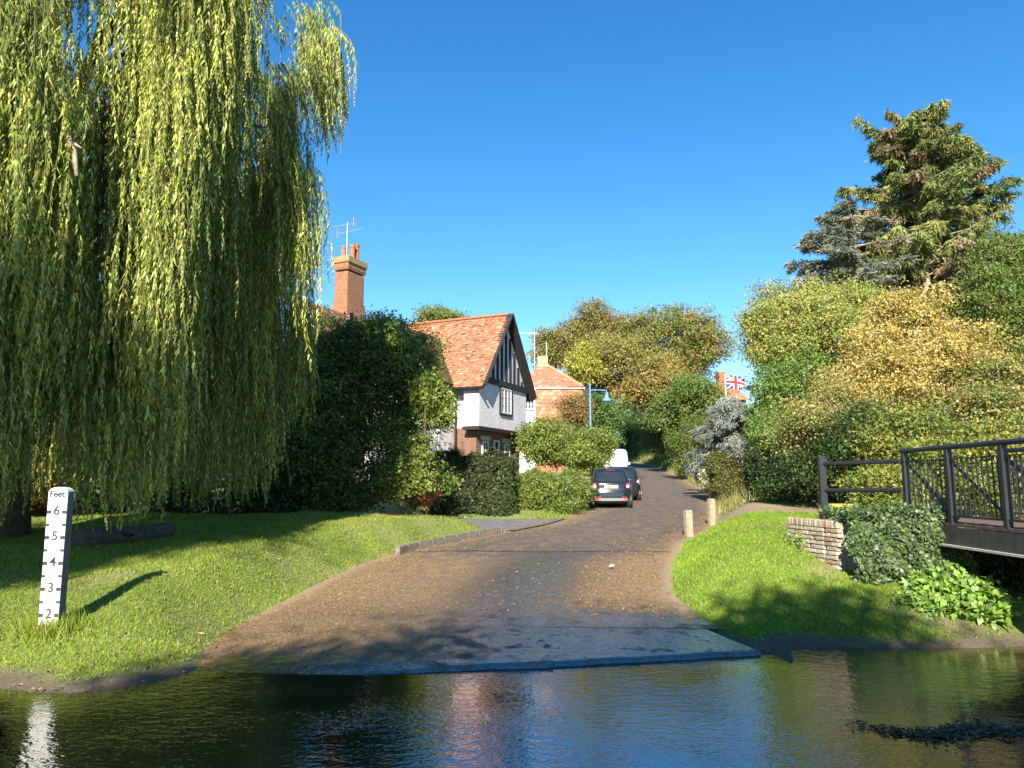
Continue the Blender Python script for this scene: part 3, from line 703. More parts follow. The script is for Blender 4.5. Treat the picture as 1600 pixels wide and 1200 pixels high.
# ------------------------------------------------------------------ vehicles
PAINT = plain('black_car_paint', (.012, .014, .017), .18, .1, 3, coat=.8)
PAINT2 = plain('charcoal_car_paint', (.016, .017, .019), .2, .1, 3, coat=.8)
VWHITE = plain('van_white', (.80, .80, .80), .3, .03, 3, coat=.5)
RUBBER = plain('tyre_rubber', (.022, .022, .022), .85, .2, 12)
SILVER = plain('silver_trim', (.42, .43, .44), .4, .1, 6, metal=.5)
REDL = plain('red_lens', (.45, .012, .015), .15, .1, 6, coat=.6)
CLEARL = plain('clear_lens', (.75, .72, .70), .12, .05, 6, coat=.6)
PLATE_Y = plain('plate_yellow', (.75, .55, .03), .5, .05, 6); PLATE_W = plain('plate_pale', (.72, .70, .55), .5, .05, 6)
def vehicle(name, label, cat, x, y, rz, prof, paint, glass_rear, side_glass, wheels, lamps, wr=.3, plate_z=.83):
    """prof rows: z, half width, rear y, front y - a stack of rounded horizontal sections"""
    v = empty(name, (x, y, float(zr(y)) + .03), rz, label, cat); n = 5.0
    pz = [p[0] for p in prof]; fn = [lambda z, k=k: float(np.interp(z, pz, [p[k] for p in prof])) for k in (1, 2, 3)]
    def ring(z):
        w, a, b = fn[0](z), fn[1](z), fn[2](z); out = []
        for k in range(40):
            th = 2 * math.pi * k / 40; c, s = math.cos(th), math.sin(th)
            out.append((w * math.copysign(abs(c) ** (2 / n), c), (a + b) / 2 + (b - a) / 2 * math.copysign(abs(s) ** (2 / n), s), z))
        return out
    zs = sorted(set(list(np.linspace(pz[0], pz[-1], 26)) + pz)); mb = MB(); vs = []; fs = []
    for z in zs: vs += ring(z)
    for i in range(len(zs) - 1):
        for k in range(40):
            k2 = (k + 1) % 40; fs.append((i * 40 + k, i * 40 + k2, (i + 1) * 40 + k2, (i + 1) * 40 + k))
    fs += [tuple(range(40))[::-1], tuple((len(zs) - 1) * 40 + k for k in range(40))]
    mb.add(vs, fs); body = mb.build('body', paint, v, smooth=True)
    def rear(xx, z, off):
        w, a, b = fn[0](z), fn[1](z), fn[2](z)
        return ((xx), (a + b) / 2 - (b - a) / 2 * (max(1 - abs(xx / w) ** n, 0.0)) ** (1 / n) - off, z)
    def side(yy, z, s, off):
        w, a, b = fn[0](z), fn[1](z), fn[2](z); t = abs((yy - (a + b) / 2) / ((b - a) / 2))
        return (s * (w * max(1 - t ** n, 0.0) ** (1 / n) + off), yy, z)
    def patch(nm, f, u0, u1, z0, z1, mat, par, off=.012, nu=10, nv=6, inset=0.0):
        m_ = MB()
        for i in range(nu):
            for j in range(nv):
                q = []
                for du, dv in ((0, 0), (1, 0), (1, 1), (0, 1)):
                    tv = (j + dv) / nv; k = 1 - inset * tv
                    uu = (u0 + u1) / 2 + (u1 - u0) / 2 * (2 * (i + du) / nu - 1) * k
                    q.append(f(uu, z0 + (z1 - z0) * tv, off))
                m_.add(q, [(0, 1, 2, 3)])
        return m_.build(nm, mat, par, smooth=True, uv=False)
    z0, z1, hw, ins = glass_rear
    if hw: patch('rear_window', rear, -hw, hw, z0, z1, GLASS, v, inset=ins)
    for s in (-1, 1):
        for (ya, yb, za, zb_) in side_glass:
            patch('side_window', lambda u, z, o, s=s: side(u, z, s, o), ya, yb, za, zb_, GLASS, v, inset=.12)
        for (wx, wy) in wheels:
            c = Vector((s * wx, wy, wr))
            wv = MB(); Mx = Matrix.Rotation(R(90), 4, 'Y'); pr = [(wr * .86, -.1), (wr, -.07), (wr, .07), (wr * .86, .1)]
            tmp = MB().lathe((0, 0, 0), pr, 20); wv.add([Mx @ Vector(q) + c for q in tmp.v], tmp.f)
            wh = wv.build('wheel', RUBBER, v, smooth=False)
            tmp = MB().lathe((0, 0, 0), [(wr * .62, -.105), (wr * .62, .105)], 16); wv = MB(); wv.add([Mx @ Vector(q) + c for q in tmp.v], tmp.f); wv.build('rim', SILVER, wh)
            tmp = MB().lathe((0, 0, 0), [(wr * 1.13, -.02), (wr * 1.13, .02)], 20); wv = MB()
            wv.add([Mx @ Vector(q) + Vector((s * (fn[0](wr) - .012), wy, wr)) for q in tmp.v], tmp.f); wv.build('wheel_arch', BLACK, v)
        lx, lz, lr = lamps
        m_ = MB(); c = Vector(rear(s * lx, lz, .012)); nn = 16
        q = [c + Vector((lr * math.cos(2 * math.pi * k / nn) * .95, .05 * abs(math.cos(2 * math.pi * k / nn)) * (1 if True else 0), lr * math.sin(2 * math.pi * k / nn))) for k in range(nn)]
        m_.prism(q, (0, -.035, 0)); tl = m_.build('tail_light', REDL, v)
        q = [c + Vector((lr * .5 * math.cos(2 * math.pi * k / nn), -.04, lr * .5 * math.sin(2 * math.pi * k / nn) - lr * .2)) for k in range(nn)]
        MB().prism(q, (0, -.012, 0)).build('reversing_lens', CLEARL, tl)
        ym = side_glass[0][1] - .05 if side_glass else 1.0
        mr = MB(); wmir = fn[0](1.0) ; mr.box((s * (wmir + .12), ym, 1.02), (.16, .1, .16)); mr.bar((s * (wmir - .05), ym, .98), (s * (wmir + .08), ym, .99), .05); mr.build('wing_mirror', paint, v, bevel=.02)
    pl = MB().box((0, rear(0, plate_z, .02)[1], plate_z), (.52, .02, .11)).build('number_plate', PLATE_W, v)
    MB().box((-.1, rear(0, plate_z, .033)[1], plate_z), (.15, .006, .09)).build('plate_panel', PLATE_Y, pl)
    return v, rear, patch
C1p = [(.20, .66, .10, 2.55), (.28, .76, .02, 2.66), (.42, .82, -.03, 2.70), (.60, .83, -.02, 2.68), (.75, .83, .02, 2.60), (.95, .80, .05, 2.42), (1.0, .79, .08, 2.2), (1.2, .72, .19, 1.95), (1.42, .63, .33, 1.62), (1.50, .57, .45, 1.45), (1.545, .42, .62, 1.25)]
c1x = at(955, 780, 29.0).x
car1, rear1, patch1 = vehicle('parked_car', 'small black two-seat hatchback parked beside the hedge, its tail towards us', 'car', c1x, 28.9, R(-2.0), C1p, PAINT,
    (1.03, 1.40, .58, .12), [(.75, 1.75, 1.0, 1.38)], [(.74, .45), (.72, 2.2)], (.63, .87, .115))
patch1('rear_bumper', rear1, -.78, .78, .29, .40, SILVER, car1, .03)
patch1('bumper_slot', rear1, -.55, .55, .22, .28, BLACK, car1, .035)
patch1('tailgate_seam', rear1, -.60, .60, .725, .74, BLACK, car1, .006, 10, 1)
for s in (-1, 1): patch1('reflector', rear1, s * .50 - .1, s * .50 + .1, .425, .455, REDL, car1, .034, 4, 1)
patch1('brake_light', rear1, -.16, .16, 1.455, 1.475, REDL, car1, .02, 4, 1)
C2p = [(.20, .70, .10, 3.8), (.30, .80, .02, 3.92), (.45, .86, -.02, 3.96), (.7, .87, .0, 3.9), (.86, .85, .05, 3.6), (.95, .83, .08, 2.9), (1.2, .74, .22, 2.4), (1.40, .65, .42, 1.95), (1.49, .52, .7, 1.6)]
c2x = at(968, 760, 32.4).x
vehicle('parked_car', 'second dark car parked just ahead of the small black hatchback', 'car', c2x, 32.0, R(-9), C2p, PAINT2,
    (1.0, 1.34, .58, .12), [(.6, 2.3, .98, 1.33)], [(.76, .7), (.76, 3.1)], (.72, .85, .09))
C3p = [(.25, .80, .05, 4.2), (.35, .88, .0, 4.3), (.9, .92, .0, 4.25), (1.05, .92, .0, 3.7), (1.3, .90, .02, 3.3), (1.7, .84, .06, 2.8), (1.86, .74, .12, 2.6), (1.9, .6, .3, 2.4)]
c3x = at(961, 720, 49.0).x
van, rearv, patchv = vehicle('white_van', 'white panel van parked up the lane beyond the black cars', 'van', c3x, 49.0, R(-6), C3p, VWHITE,
    (1.2, 1.5, 0, .05), [(2.2, 3.0, 1.15, 1.6)], [(.80, .9), (.80, 3.5)], (.82, .95, .09), .32, .62)
patchv('door_handle', rearv, -.12, .12, .98, 1.02, BLACK, van, .02, 4, 1)
patchv('door_seam', rearv, -.006, .006, .35, 1.75, BLACK, van, .008, 1, 8)

# ------------------------------------------------------------------ bollards, bridge, brick wall
WOOD = plain('weathered_wood', (.30, .24, .16), .85, .3, 16, bmp=.01)
for (bx, by, bt, YY, lab) in ((1076.5, 838, 797, 20.6, 'nearer short wooden bollard at the edge of the right grass bank'), (1112, 820, 779, 23.4, 'farther wooden bollard beside the sandy path')):
    p = at(bx, by, YY); zg = gz(p.x, YY)
    b = MB(); hh = at(bx, bt, YY).z - zg
    b.box((0, 0, hh / 2 - .1), (.19, .19, hh + .2)); o = b.build('wooden_bollard', WOOD, None, bevel=.02)
    o.location = (p.x, YY, zg); o.rotation_euler = (R(random.uniform(-2, 2)), R(random.uniform(-3, 1)), .3); tag(o, lab, 'bollard', 'wooden bollards by the road')
BX0, BX1, BDK = 6.74, 8.42, 1.50
BR = empty('footbridge', (BX0, 9.0, 0), R(-1.5), 'black metal footbridge with railings crossing the stream on the right', 'bridge')
STEEL = plain('black_steel', (.018, .019, .022), .42, .3, 9, bmp=.002)
GIRD = plain('girder_paint', (.05, .048, .04), .7, .4, 7)
bl = lambda x, y, z: Vector((x - BX0, y - 9.0, z))
for x in (BX0 - .02, BX1 + .02):
    MB().box(bl(x, 7.6, BDK - .2), (.12, 12.6, .26)).build('girder', GIRD, BR)
    MB().box(bl(x, 7.6, BDK - .345), (.24, 12.6, .03)).build('girder_flange', CONC, BR)
PLANK = plain('deck_plank', (.10, .06, .045), .85, .4, 10, bmp=.01)
for k in range(80):
    MB().box(bl((BX0 + BX1) / 2, 1.45 + k * .155, BDK - .03 + random.uniform(-.004, .004)), (BX1 - BX0 + .1, .145, .05)).build('deck_plank', PLANK, BR)
posts = [13.05 - 1.36 * k for k in range(9)]
for x in (BX0, BX1):
    MB().tube([bl(x, 13.15, BDK + 1.16), bl(x, 1.8, BDK + 1.16)], .042, 8).build('top_rail', STEEL, BR)
    MB().bar(bl(x, 13.05, BDK + .10), bl(x, 1.8, BDK + .10), .04, .03).build('bottom_rail', STEEL, BR)
    MB().bar(bl(x, 13.05, BDK + .98), bl(x, 1.8, BDK + .98), .03, .02).build('upper_rail', STEEL, BR)
    for i, y in enumerate(posts):
        MB().box(bl(x, y, BDK + .54), (.085, .085, 1.18)).build('post', STEEL, BR)
        if i + 1 < len(posts):
            y1 = posts[i + 1]
            dx = .022 if x == BX0 else -.022
            MB().bar(bl(x + dx, y, BDK + .96), bl(x + dx, y1, BDK + .12), .045, .02).build('diagonal_brace', STEEL, BR)
            for k in range(1, 11):
                yy = y + (y1 - y) * k / 11
                MB().bar(bl(x, yy, BDK + .10), bl(x, yy, BDK + .98), .018).build('baluster', STEEL, BR)
RL = empty('wing_railing', (5.95, 14.4, 1.2), 0, 'two-bar black tube railing joining the end of the footbridge', 'railing')
q0 = Vector((0, 0, 0)); q1 = Vector((BX0 - 5.95 + .05, -1.28, 0))
zt_ = at(1278, 717, 14.4).z - 1.2
MB().box((0, 0, zt_ / 2 - .1), (.12, .12, zt_ + .3)).build('post', STEEL, RL)
for zz in (zt_ - .1, zt_ - .60): MB().tube([q0 + Vector((0, 0, zz)), q1 + Vector((0, 0, zz + .02))], .04, 8).build('rail', STEEL, RL)
# abutment with separate bricks
AB = empty('abutment_wall', (0, 0, 0), 0, 'old pale brick abutment wall at the end of the footbridge', 'wall')
wa, wb = Vector((4.98, 13.65, 0)), Vector((5.28, 12.25, 0)); wd = (wb - wa); wl = wd.length; wd.normalize(); wn = Vector((-wd.y, wd.x, 0)) * -1
if wn.x > 0: wn = -wn
WT = 1.49
MORT = plain('old_mortar', (.33, .28, .21), .95, .25, 14, bmp=.01)
MB().prism([wa - wn * .03, wb - wn * .03, wb - wn * .03 + Vector((0, 0, WT - .02)), wa - wn * .03 + Vector((0, 0, WT - .02))], -wn * .4).build('core', MORT, AB)
MB().prism([wb - wn * .03 + Vector((.02, 0, 0)), Vector((7.0, 12.1, 0)), Vector((7.0, 13.6, 0)), Vector((5.5, 13.6, 0))], (0, 0, WT - .03)).build('pier', MORT, AB)
bmats = [plain('wall_brick_%d' % i, c, .95, .35, 18, bmp=.01) for i, c in enumerate([(.44, .37, .28), (.40, .33, .25), (.36, .27, .20), (.48, .42, .33), (.32, .21, .15)])]
rotw = math.atan2(wd.y, wd.x)
def brick_at(d, z, L, h, k):
    c = wa + wd * d + Vector((0, 0, z)) + wn * random.uniform(-.012, .01)
    o = MB().box((0, 0, 0), (L - .012, .1, h - .012)).build('brick', random.choice(bmats), AB, bevel=.006)
    o.location = c; o.rotation_euler = (0, 0, rotw + random.uniform(-.01, .01))
z = WT - .055; n_ = int(wl / .075)
for k in range(n_): brick_at(.0375 + k * wl / n_, z, .075, .13, k)
z -= .1; row = 0
while z > .45:
    off = 0 if row % 2 else -.11; d = off + .11
    while d < wl + .05:
        L = .22 if random.random() < .7 else .11
        if d - L / 2 > -.12: brick_at(min(max(d, .06), wl - .05), z, L, .072, 0)
        d += L
    z -= .072; row += 1
# grit bin and striped marker under the trees
gpn = at(1308, 790, 18.5); zg = gz(gpn.x, 18.5)
GB = empty('grit_bin', (gpn.x, 18.5, zg), .2, 'yellow grit bin in the shade behind the wing railing', 'grit bin')
YEL = plain('yellow_plastic', (.42, .32, .03), .6, .25, 7)
MB().box((0, 0, .2), (.58, .45, .42), taper=1.1).build('tub', YEL, GB, bevel=.03); MB().box((0, 0, .46), (.7, .56, .1), taper=.9).build('lid', YEL, GB, bevel=.03)
mk = at(1284, 795, 16.5); zg = gz(mk.x, 16.5)
MK = empty('marker_post', (mk.x, 16.5, zg), 0, 'small white marker post with a red band behind the railing', 'post')
MB().box((0, 0, .14), (.12, .06, .36)).build('post', WHITEPAINT, MK, bevel=.01); MB().box((0, -.005, .36), (.125, .07, .12)).build('red_band', plain('marker_red', (.35, .02, .03), .6, .1, 5), MK)

# ------------------------------------------------------------------ vegetation
def E(px, py, Y, rpx, rpy, ry=None):
    c = at(px, py, Y); rx, rz = rpx * Y / F_PX, rpy * Y / F_PX
    return (c.x, c.y, c.z, rx, ry if ry else (rx + rz) / 2, rz)
def crown_points(ells, nclump, lump=.22, shell=.5, seed=0.0, sub=0):
    if sub:
        out = []
        for e in ells:
            e = np.array(e, float)
            for _ in range(sub):
                u = unit(rng.normal(size=3)); k = rng.uniform(.32, .58)
                out.append(np.concatenate([e[:3] + u * e[3:6] * (1.16 - k * rng.uniform(.8, 1.25)), e[3:6] * k * np.array([1, 1, .8])]))
            out.append(np.concatenate([e[:3], e[3:6] * .74]))
        ells = out
    ells = np.array(ells, float); w = (ells[:, 3] * ells[:, 5] + ells[:, 4] * ells[:, 5]); w /= w.sum()
    k = rng.choice(len(ells), nclump, p=w); u = unit(rng.normal(size=(nclump, 3)))
    t = 1 - shell * rng.random(nclump) ** 1.5
    t = t * (1 + lump * hash_noise(u * 2.2 + k[:, None] * 1.7, seed))
    t = np.where(rng.random(nclump) < .3, t * rng.uniform(1.0, 1.4, nclump), t)
    return ells[k, :3] + u * t[:, None] * ells[k, 3:6], u
def crown(name, par, ells, n, per, cr, L, Wd, pal, seed=0.0, mat=None, lump=.22, shell=.5, flat=.6, droop=0.0, zmin=None, sub=9, clump_var=.25, leafvar=.2):
    n = int(n * 1.5); L *= .88; Wd *= .88
    nc = max(1, n // per); c, u = crown_points(ells, nc, lump, shell, seed, sub)
    cc = pick(pal, nc) * (1 + clump_var * rng.normal(size=(nc, 1)).clip(-1.6, 1.6) * .6)
    P = np.repeat(c, per, 0) + rng.normal(size=(nc * per, 3)).clip(-1.5, 1.5) * np.array([1, 1, flat]) * cr * np.repeat(rng.uniform(.6, 1.3, (nc, 1)), per, 0)
    U = np.repeat(u, per, 0); m = len(P)
    D = unit(rng.normal(size=(m, 3)) + U * .5 + np.array([0, 0, -droop]))
    Nn = unit(U * .75 + np.array([0, -.1, .45]) + rng.normal(size=(m, 3)) * .45)
    C = (.62 * np.repeat(cc, per, 0) + .38 * pick(pal, m)) * (1 + leafvar * rng.normal(size=(m, 1)))
    if zmin is not None:
        k = P[:, 2] > zmin; P, D, Nn, C = P[k], D[k], Nn[k], C[k]
    k = P[:, 2] > ground_z(P[:, 0], P[:, 1]) + .02; P, D, Nn, C = P[k], D[k], Nn[k], C[k]; m = len(P)
    V = leaf_tris(P, D, Nn, L * rng.uniform(.55, 1.45, m), Wd * 1.15 * rng.uniform(.55, 1.35, m))
    o = quads_object(name, V, C.clip(.004, .9), mat or LEAF, par, 3)
    return o, c
def limbs(par, base, top, r0, targets, n, mat=BARK, rl=.35, name='limb'):
    base, top = Vector(base), Vector(top)
    pts = [base + (top - base) * t + Vector((random.gauss(0, .06), random.gauss(0, .06), 0)) * (top - base).length * .25 * (t > 0) for t in (0, .25, .5, .75, 1)]
    pts[0].z -= .15
    MB().tube(pts, [r0 * 1.25, r0, r0 * .85, r0 * .65, r0 * .35], 10).build('trunk', mat, par, smooth=True)
    if len(targets) == 0: return
    idx = rng.choice(len(targets), min(n, len(targets)), replace=False)
    mb = MB()
    for i in idx:
        q = Vector(targets[i]); t = random.uniform(.35, .95); s = base + (top - base) * t
        mid = (s + q) / 2 + Vector((random.gauss(0, .1), random.gauss(0, .1), .12)) * (q - s).length
        r = r0 * rl * (1.1 - t * .6)
        mb.tube([s, s * .6 + mid * .4 + Vector((0, 0, .02)), mid, (mid + q) / 2, q], [r, r * .8, r * .6, r * .4, r * .15], 5, cap=False)
    mb.build(name, mat, par, smooth=True)
def tree(name, label, cat, ells, n, per, cr, L, Wd, pal, trunk_px=None, gain=1.45, group=None, r0=.22, mat=None, bark=None, nl=16, **kw):
    gain *= .9; pal = [(p[0] * gain, p[1] * gain, p[2] * gain, *p[3:]) for p in pal]
    cx = np.mean([e[0] for e in ells]); cy = np.mean([e[1] for e in ells])
    if trunk_px is not None: cx = trunk_px
    base = (cx, cy, gz(cx, cy)); o = empty(name, base, 0, label, cat, group)
    inv = -Vector(base)
    ob, c = crown('crown', o, ells, n, per, cr, L, Wd, pal, mat=mat, **kw)
    ob.matrix_parent_inverse = Matrix.Translation(inv)
    topz = max(e[2] for e in ells) + .3 * max(e[5] for e in ells)
    k0 = len(o.children)
    limbs(o, base, (cx + random.uniform(-.3, .3), cy, topz), r0, c, nl, bark or BARK)
    for ch_ in o.children:
        if ch_ is not ob: ch_.matrix_parent_inverse = Matrix.Translation(inv)
    return o
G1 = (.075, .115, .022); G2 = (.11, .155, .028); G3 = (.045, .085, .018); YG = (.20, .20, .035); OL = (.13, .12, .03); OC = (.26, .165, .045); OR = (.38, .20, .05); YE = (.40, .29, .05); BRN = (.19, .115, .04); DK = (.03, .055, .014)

# --- willow: arching limbs from which leafy fronds hang in layered curtains
WX, WY = -10.6, 15.4
wb_ = (WX, WY, gz(WX, WY))
WI = empty('willow_tree', wb_, 0, 'huge weeping willow hanging over the left bank', 'tree')
Rw = tab([(0, 4.4), (3, 4.8), (5, 5.2), (7, 5.7), (9, 5.6), (10.5, 5.8), (12, 6.25), (13.5, 6.6), (14.5, 6.4), (16, 5.0), (18.5, 1.0)])
lobes = []
boughs = [(random.uniform(R(10), R(126)), random.uniform(3.6, 13.2), random.uniform(.84, 1.03)) for _ in range(120)]
def add_lobes(n, h0, h1, r0, r1, a0, a1, nf):
    for _ in range(n):
        h = random.uniform(h0, h1); a = random.uniform(a0, a1); r = float(Rw(h)) * random.uniform(r0, r1)
        if r0 > .79 and boughs:
            ba, bh, br_ = min(random.sample(boughs, 14), key=lambda q: abs(q[0] - a) * 5 + abs(q[1] - h))
            a = ba + random.gauss(0, .035); h = bh + random.gauss(0, .45); r = float(Rw(h)) * (br_ + random.gauss(0, .02))
        col_ = math.sin(a * 13 + .6 + .5 * math.sin(h * .9)); r *= 1 + .05 * col_ + .02 * math.sin(a * 19 + h)
        if col_ < -.5 and r0 > .75 and random.random() < .5: continue
        if R(58) < a < R(100) and h < 8.5 and r0 > .75:
            r *= .84
            if random.random() < .35: continue
        lobes.append((WX + r * math.sin(a), WY - r * math.cos(a), h, a, nf))
add_lobes(250, 4.4, 11.5, .84, 1.03, R(12), R(75), 17)        # side towards the viewer
add_lobes(75, 3.3, 4.8, .86, 1.02, R(12), R(62), 15)
add_lobes(90, 4.6, 13.5, .8, 1.0, R(60), R(125), 16)
add_lobes(40, 10.5, 13.6, .8, 1.0, R(55), R(115), 15)
add_lobes(70, 9.5, 13.6, .50, .76, R(25), R(115), 15)          # right flank
add_lobes(80, 4.4, 12, .30, .70, R(0), R(110), 15)           # inner curtains
add_lobes(30, 4.4, 12, .75, 1.0, R(-80), R(12), 12)
add_lobes(60, 10, 18, .5, 1.0, R(-180), R(180), 11)
boughs = []
add_lobes(150, 3.6, 13, .7, .95, R(105), R(215), 17)
frP, frS, frL, frT, frA = [], [], [], [], []
for (x, y, h, a, nf) in lobes:
    base_len = random.uniform(1.8, 3.8) if h < 11 else random.uniform(1.0, 2.3); tone = random.random()
    for _ in range(nf):
        L = base_len * random.uniform(.55, 1.15); L = min(L, h - random.uniform(1.7, 3.2)) if h - L < 1.7 else L
        if L < .5: continue
        frP.append((x + random.gauss(0, .17), y + random.gauss(0, .17), h + random.gauss(0, .22))); frL.append(L); frT.append(tone + random.gauss(0, .15)); frA.append(a)
frP = np.array(frP); frL = np.array(frL); frT = np.array(frT); frA = np.array(frA)
step = .042
cnt = (frL / step).astype(int); fid = np.repeat(np.arange(len(frL)), cnt)
s_ = np.concatenate([np.arange(c) for c in cnt]) * step + rng.uniform(0, step, cnt.sum())
swx, swy, ph = rng.normal(0, .09, len(frL)), rng.normal(0, .09, len(frL)), rng.uniform(0, 6, len(frL))
def frond_pos(fid, s):
    out = .30 * (1 - np.exp(-s * 1.4))
    x = frP[fid, 0] + np.sin(frA[fid]) * out + swx[fid] * s * .5 + .03 * np.sin(s * 3 + ph[fid])
    y = frP[fid, 1] - np.cos(frA[fid]) * out + swy[fid] * s * .5 + .03 * np.cos(s * 2.6 + ph[fid])
    z = frP[fid, 2] + .25 * np.sin(np.clip(s * 2.5, 0, math.pi)) - s
    return np.stack([x, y, z], 1)
Pw = frond_pos(fid, s_); m = len(Pw)
az = rng.uniform(0, 2 * math.pi, m); spread = rng.uniform(.2, .7, m)
Dw = np.stack([np.cos(az) * spread, np.sin(az) * spread, -np.ones(m)], 1)
Nw = unit(np.stack([np.cos(az), np.sin(az), .5 * np.ones(m)], 1) + rng.normal(size=(m, 3)) * .4)
tone = np.clip(frT[fid] + rng.normal(0, .12, m), 0, 1)[:, None]
Cw = np.array([.085, .145, .022]) * (1 - tone) + np.array([.40, .43, .075]) * tone
yl = rng.random(m) < .04; Cw[yl] = np.array([.42, .33, .05])
Cw *= 1 + .18 * rng.normal(size=(m, 1))
tip = np.clip((frL[fid] - s_) / .4, .35, 1)
wl_ = quads_object('crown', leaf_tris(Pw, Dw, Nw, .17 * rng.uniform(.7, 1.25, m) * tip, .033 * rng.uniform(.8, 1.2, m)), Cw.clip(.01, .8), leaf_mat('willow_leaf', .6, .10), WI, 3)
wl_.matrix_parent_inverse = Matrix.Translation(-Vector(wb_))
nf = len(frL); ks = 6
sv = np.linspace(0, 1, ks + 1); Vs = []
allf = np.arange(nf)
pts = [frond_pos(allf, frL * v) for v in sv]
for i in range(ks):
    w0 = np.array([.004, 0, 0]); Vs.append(np.stack([pts[i] - w0, pts[i] + w0, pts[i + 1] + w0, pts[i + 1] - w0], 1))
Vs = np.concatenate(Vs).reshape(-1, 3)
o = quads_object('fronds', Vs, np.tile(np.array([[.13, .12, .03]]), (len(Vs) // 4, 1)), NEEDLE, WI); o['kind'] = 'stuff'; o.matrix_parent_inverse = Matrix.Translation(-Vector(wb_))
mb = MB(); mb.tube([(0, 0, -.2), (.1, 0, 1.2), (.2, -.1, 3), (.1, .1, 5.5), (.3, 0, 8)], [.75, .55, .48, .42, .3], 12); mb.build('trunk', BARK, WI, smooth=True)
mb = MB()
for i in range(0, len(lobes), 9):
    x, y, h, a, _ = lobes[i]
    if x > -5.4 or h > 12: continue
    q = Vector((x, y, h)) - Vector(wb_); t = min(.95, max(.3, (q.z - 2.5) / 9)); s0 = Vector((.15, 0, 8 * t))
    mid = (s0 + q) / 2 + Vector((0, 0, .22)) * (q - s0).length
    mb.tube([s0, (s0 + mid) / 2 + Vector((0, 0, .2)), mid, (mid + q) / 2 + Vector((0, 0, .15)), q], [.10, .07, .05, .03, .012], 5, cap=False)
mb.build('limb', BARK, WI, smooth=True)
mb = MB(); a_, b_ = at(100, 195, 10.6) - Vector(wb_), at(120, 275, 10.4) - Vector(wb_)
mb.tube([a_, (a_ + b_) / 2 + Vector((.05, 0, 0)), b_], [.03, .05, .025], 6); mb.tube([(a_ + b_) / 2 + Vector((.04, 0, .1)), at(128, 232, 10.5) - Vector(wb_)], [.03, .012], 5)
mb.build('bare_branch', PALEBARK, WI, smooth=True)
# log lying under it
lg0, lg1 = at(125, 838, 13.2), at(268, 818, 14.6)
LO = empty('fallen_log', (lg0.x, lg0.y, gz(lg0.x, lg0.y)), 0, 'weathered grey log lying in the shade under the willow', 'log')
mb = MB(); pts = []; rr = []
za, zb_ = gz(lg0.x, lg0.y) + .13, gz(lg1.x, lg1.y) + .15
for k in range(21):
    t = k / 20; p = lg0.lerp(lg1, t); p.z = za + (zb_ - za) * t
    pts.append(p - LO.location + Vector((0, .02 * math.sin(t * 11), .02 * math.sin(t * 7)))); rr.append(.19 - .05 * t + .012 * math.sin(t * 23))
mb.tube(pts, rr, 16)
mb.v = [(v[0], v[1], v[2] + .018 * math.sin((i % 16) * 2.4)) for i, v in enumerate(mb.v)]
lo_ = mb.build('trunk', plain('grey_log', (.085, .07, .055), .95, .5, 14, bmp=.04), LO, smooth=True)
mb = MB(); mb.tube([pts[10], pts[10] + Vector((.25, -.3, .1)), pts[10] + Vector((.5, -.45, .02))], [.07, .05, .03], 8); mb.build('branch_stub', MATS['grey_log'], LO, smooth=True)

# --- bush before the house
tree('hawthorn_bush', 'large dark leafy bush in front of the white house, sunlit on its right', 'bush',
     [E(520, 650, 24.5, 125, 160, 2.4), E(600, 600, 24.5, 95, 110, 2.0), E(545, 540, 25, 75, 60, 1.4), E(640, 720, 23.6, 62, 80, 1.3), E(652, 620, 23.8, 46, 70, 1.0), E(470, 720, 24, 90, 80, 1.8), E(545, 765, 23.6, 110, 40, 1.0), E(470, 560, 25.2, 70, 75, 1.4), E(430, 640, 25, 60, 120, 1.4), E(590, 540, 24.6, 60, 50, 1.2)],
     110000, 30, .24, .13, .08, [(*G1, 3), (*G2, 2), (*G3, 3), (*YG, .7)], r0=.16, nl=40, lump=.3, seed=2.0, shell=.85)
tree('hawthorn_lit_side', 'right side of the dark bush, sunlight painted in as yellow green leaves', 'shrub', [E(668, 625, 23.0, 26, 52, .5), E(690, 640, 23.2, 14, 40, .4), E(640, 740, 22.4, 48, 44, .6), E(625, 690, 22.8, 34, 30, .5)], 9000, 22, .15, .11, .07,
     [(.13, .165, .03, 4), (.17, .19, .035, 2), (*G2, 2)], r0=.05, lump=.35, shell=.7)  # sunlight on the bush's right side, painted as a lighter leaf palette
tree('red_leaf_shrub', 'small reddening shrub at the foot of the dark bush', 'shrub', [E(664, 765, 22.9, 22, 26, .4)], 1500, 14, .09, .08, .05,
     [(.22, .05, .035, 3), (.25, .13, .05, 2), (*OL, 1)], r0=.02, nl=8)
# dark growth behind the willow
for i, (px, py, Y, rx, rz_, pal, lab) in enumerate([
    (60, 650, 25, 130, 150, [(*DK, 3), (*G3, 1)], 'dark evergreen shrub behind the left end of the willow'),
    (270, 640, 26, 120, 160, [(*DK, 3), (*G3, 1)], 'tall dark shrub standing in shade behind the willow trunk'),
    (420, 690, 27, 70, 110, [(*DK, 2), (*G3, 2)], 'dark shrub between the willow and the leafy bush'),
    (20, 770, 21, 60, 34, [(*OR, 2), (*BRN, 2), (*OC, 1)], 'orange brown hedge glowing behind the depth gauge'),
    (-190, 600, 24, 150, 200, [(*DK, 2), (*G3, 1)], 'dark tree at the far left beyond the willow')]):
    tree('shrub' if i != 4 else 'shade_tree', lab, 'shrub' if i != 4 else 'tree', [E(px, py, Y, rx, rz_, 1.6)], 22000, 24, .28, .20, .13, pal, r0=.1, nl=14, shell=.8, gain=.8 if i != 3 else 1.5)

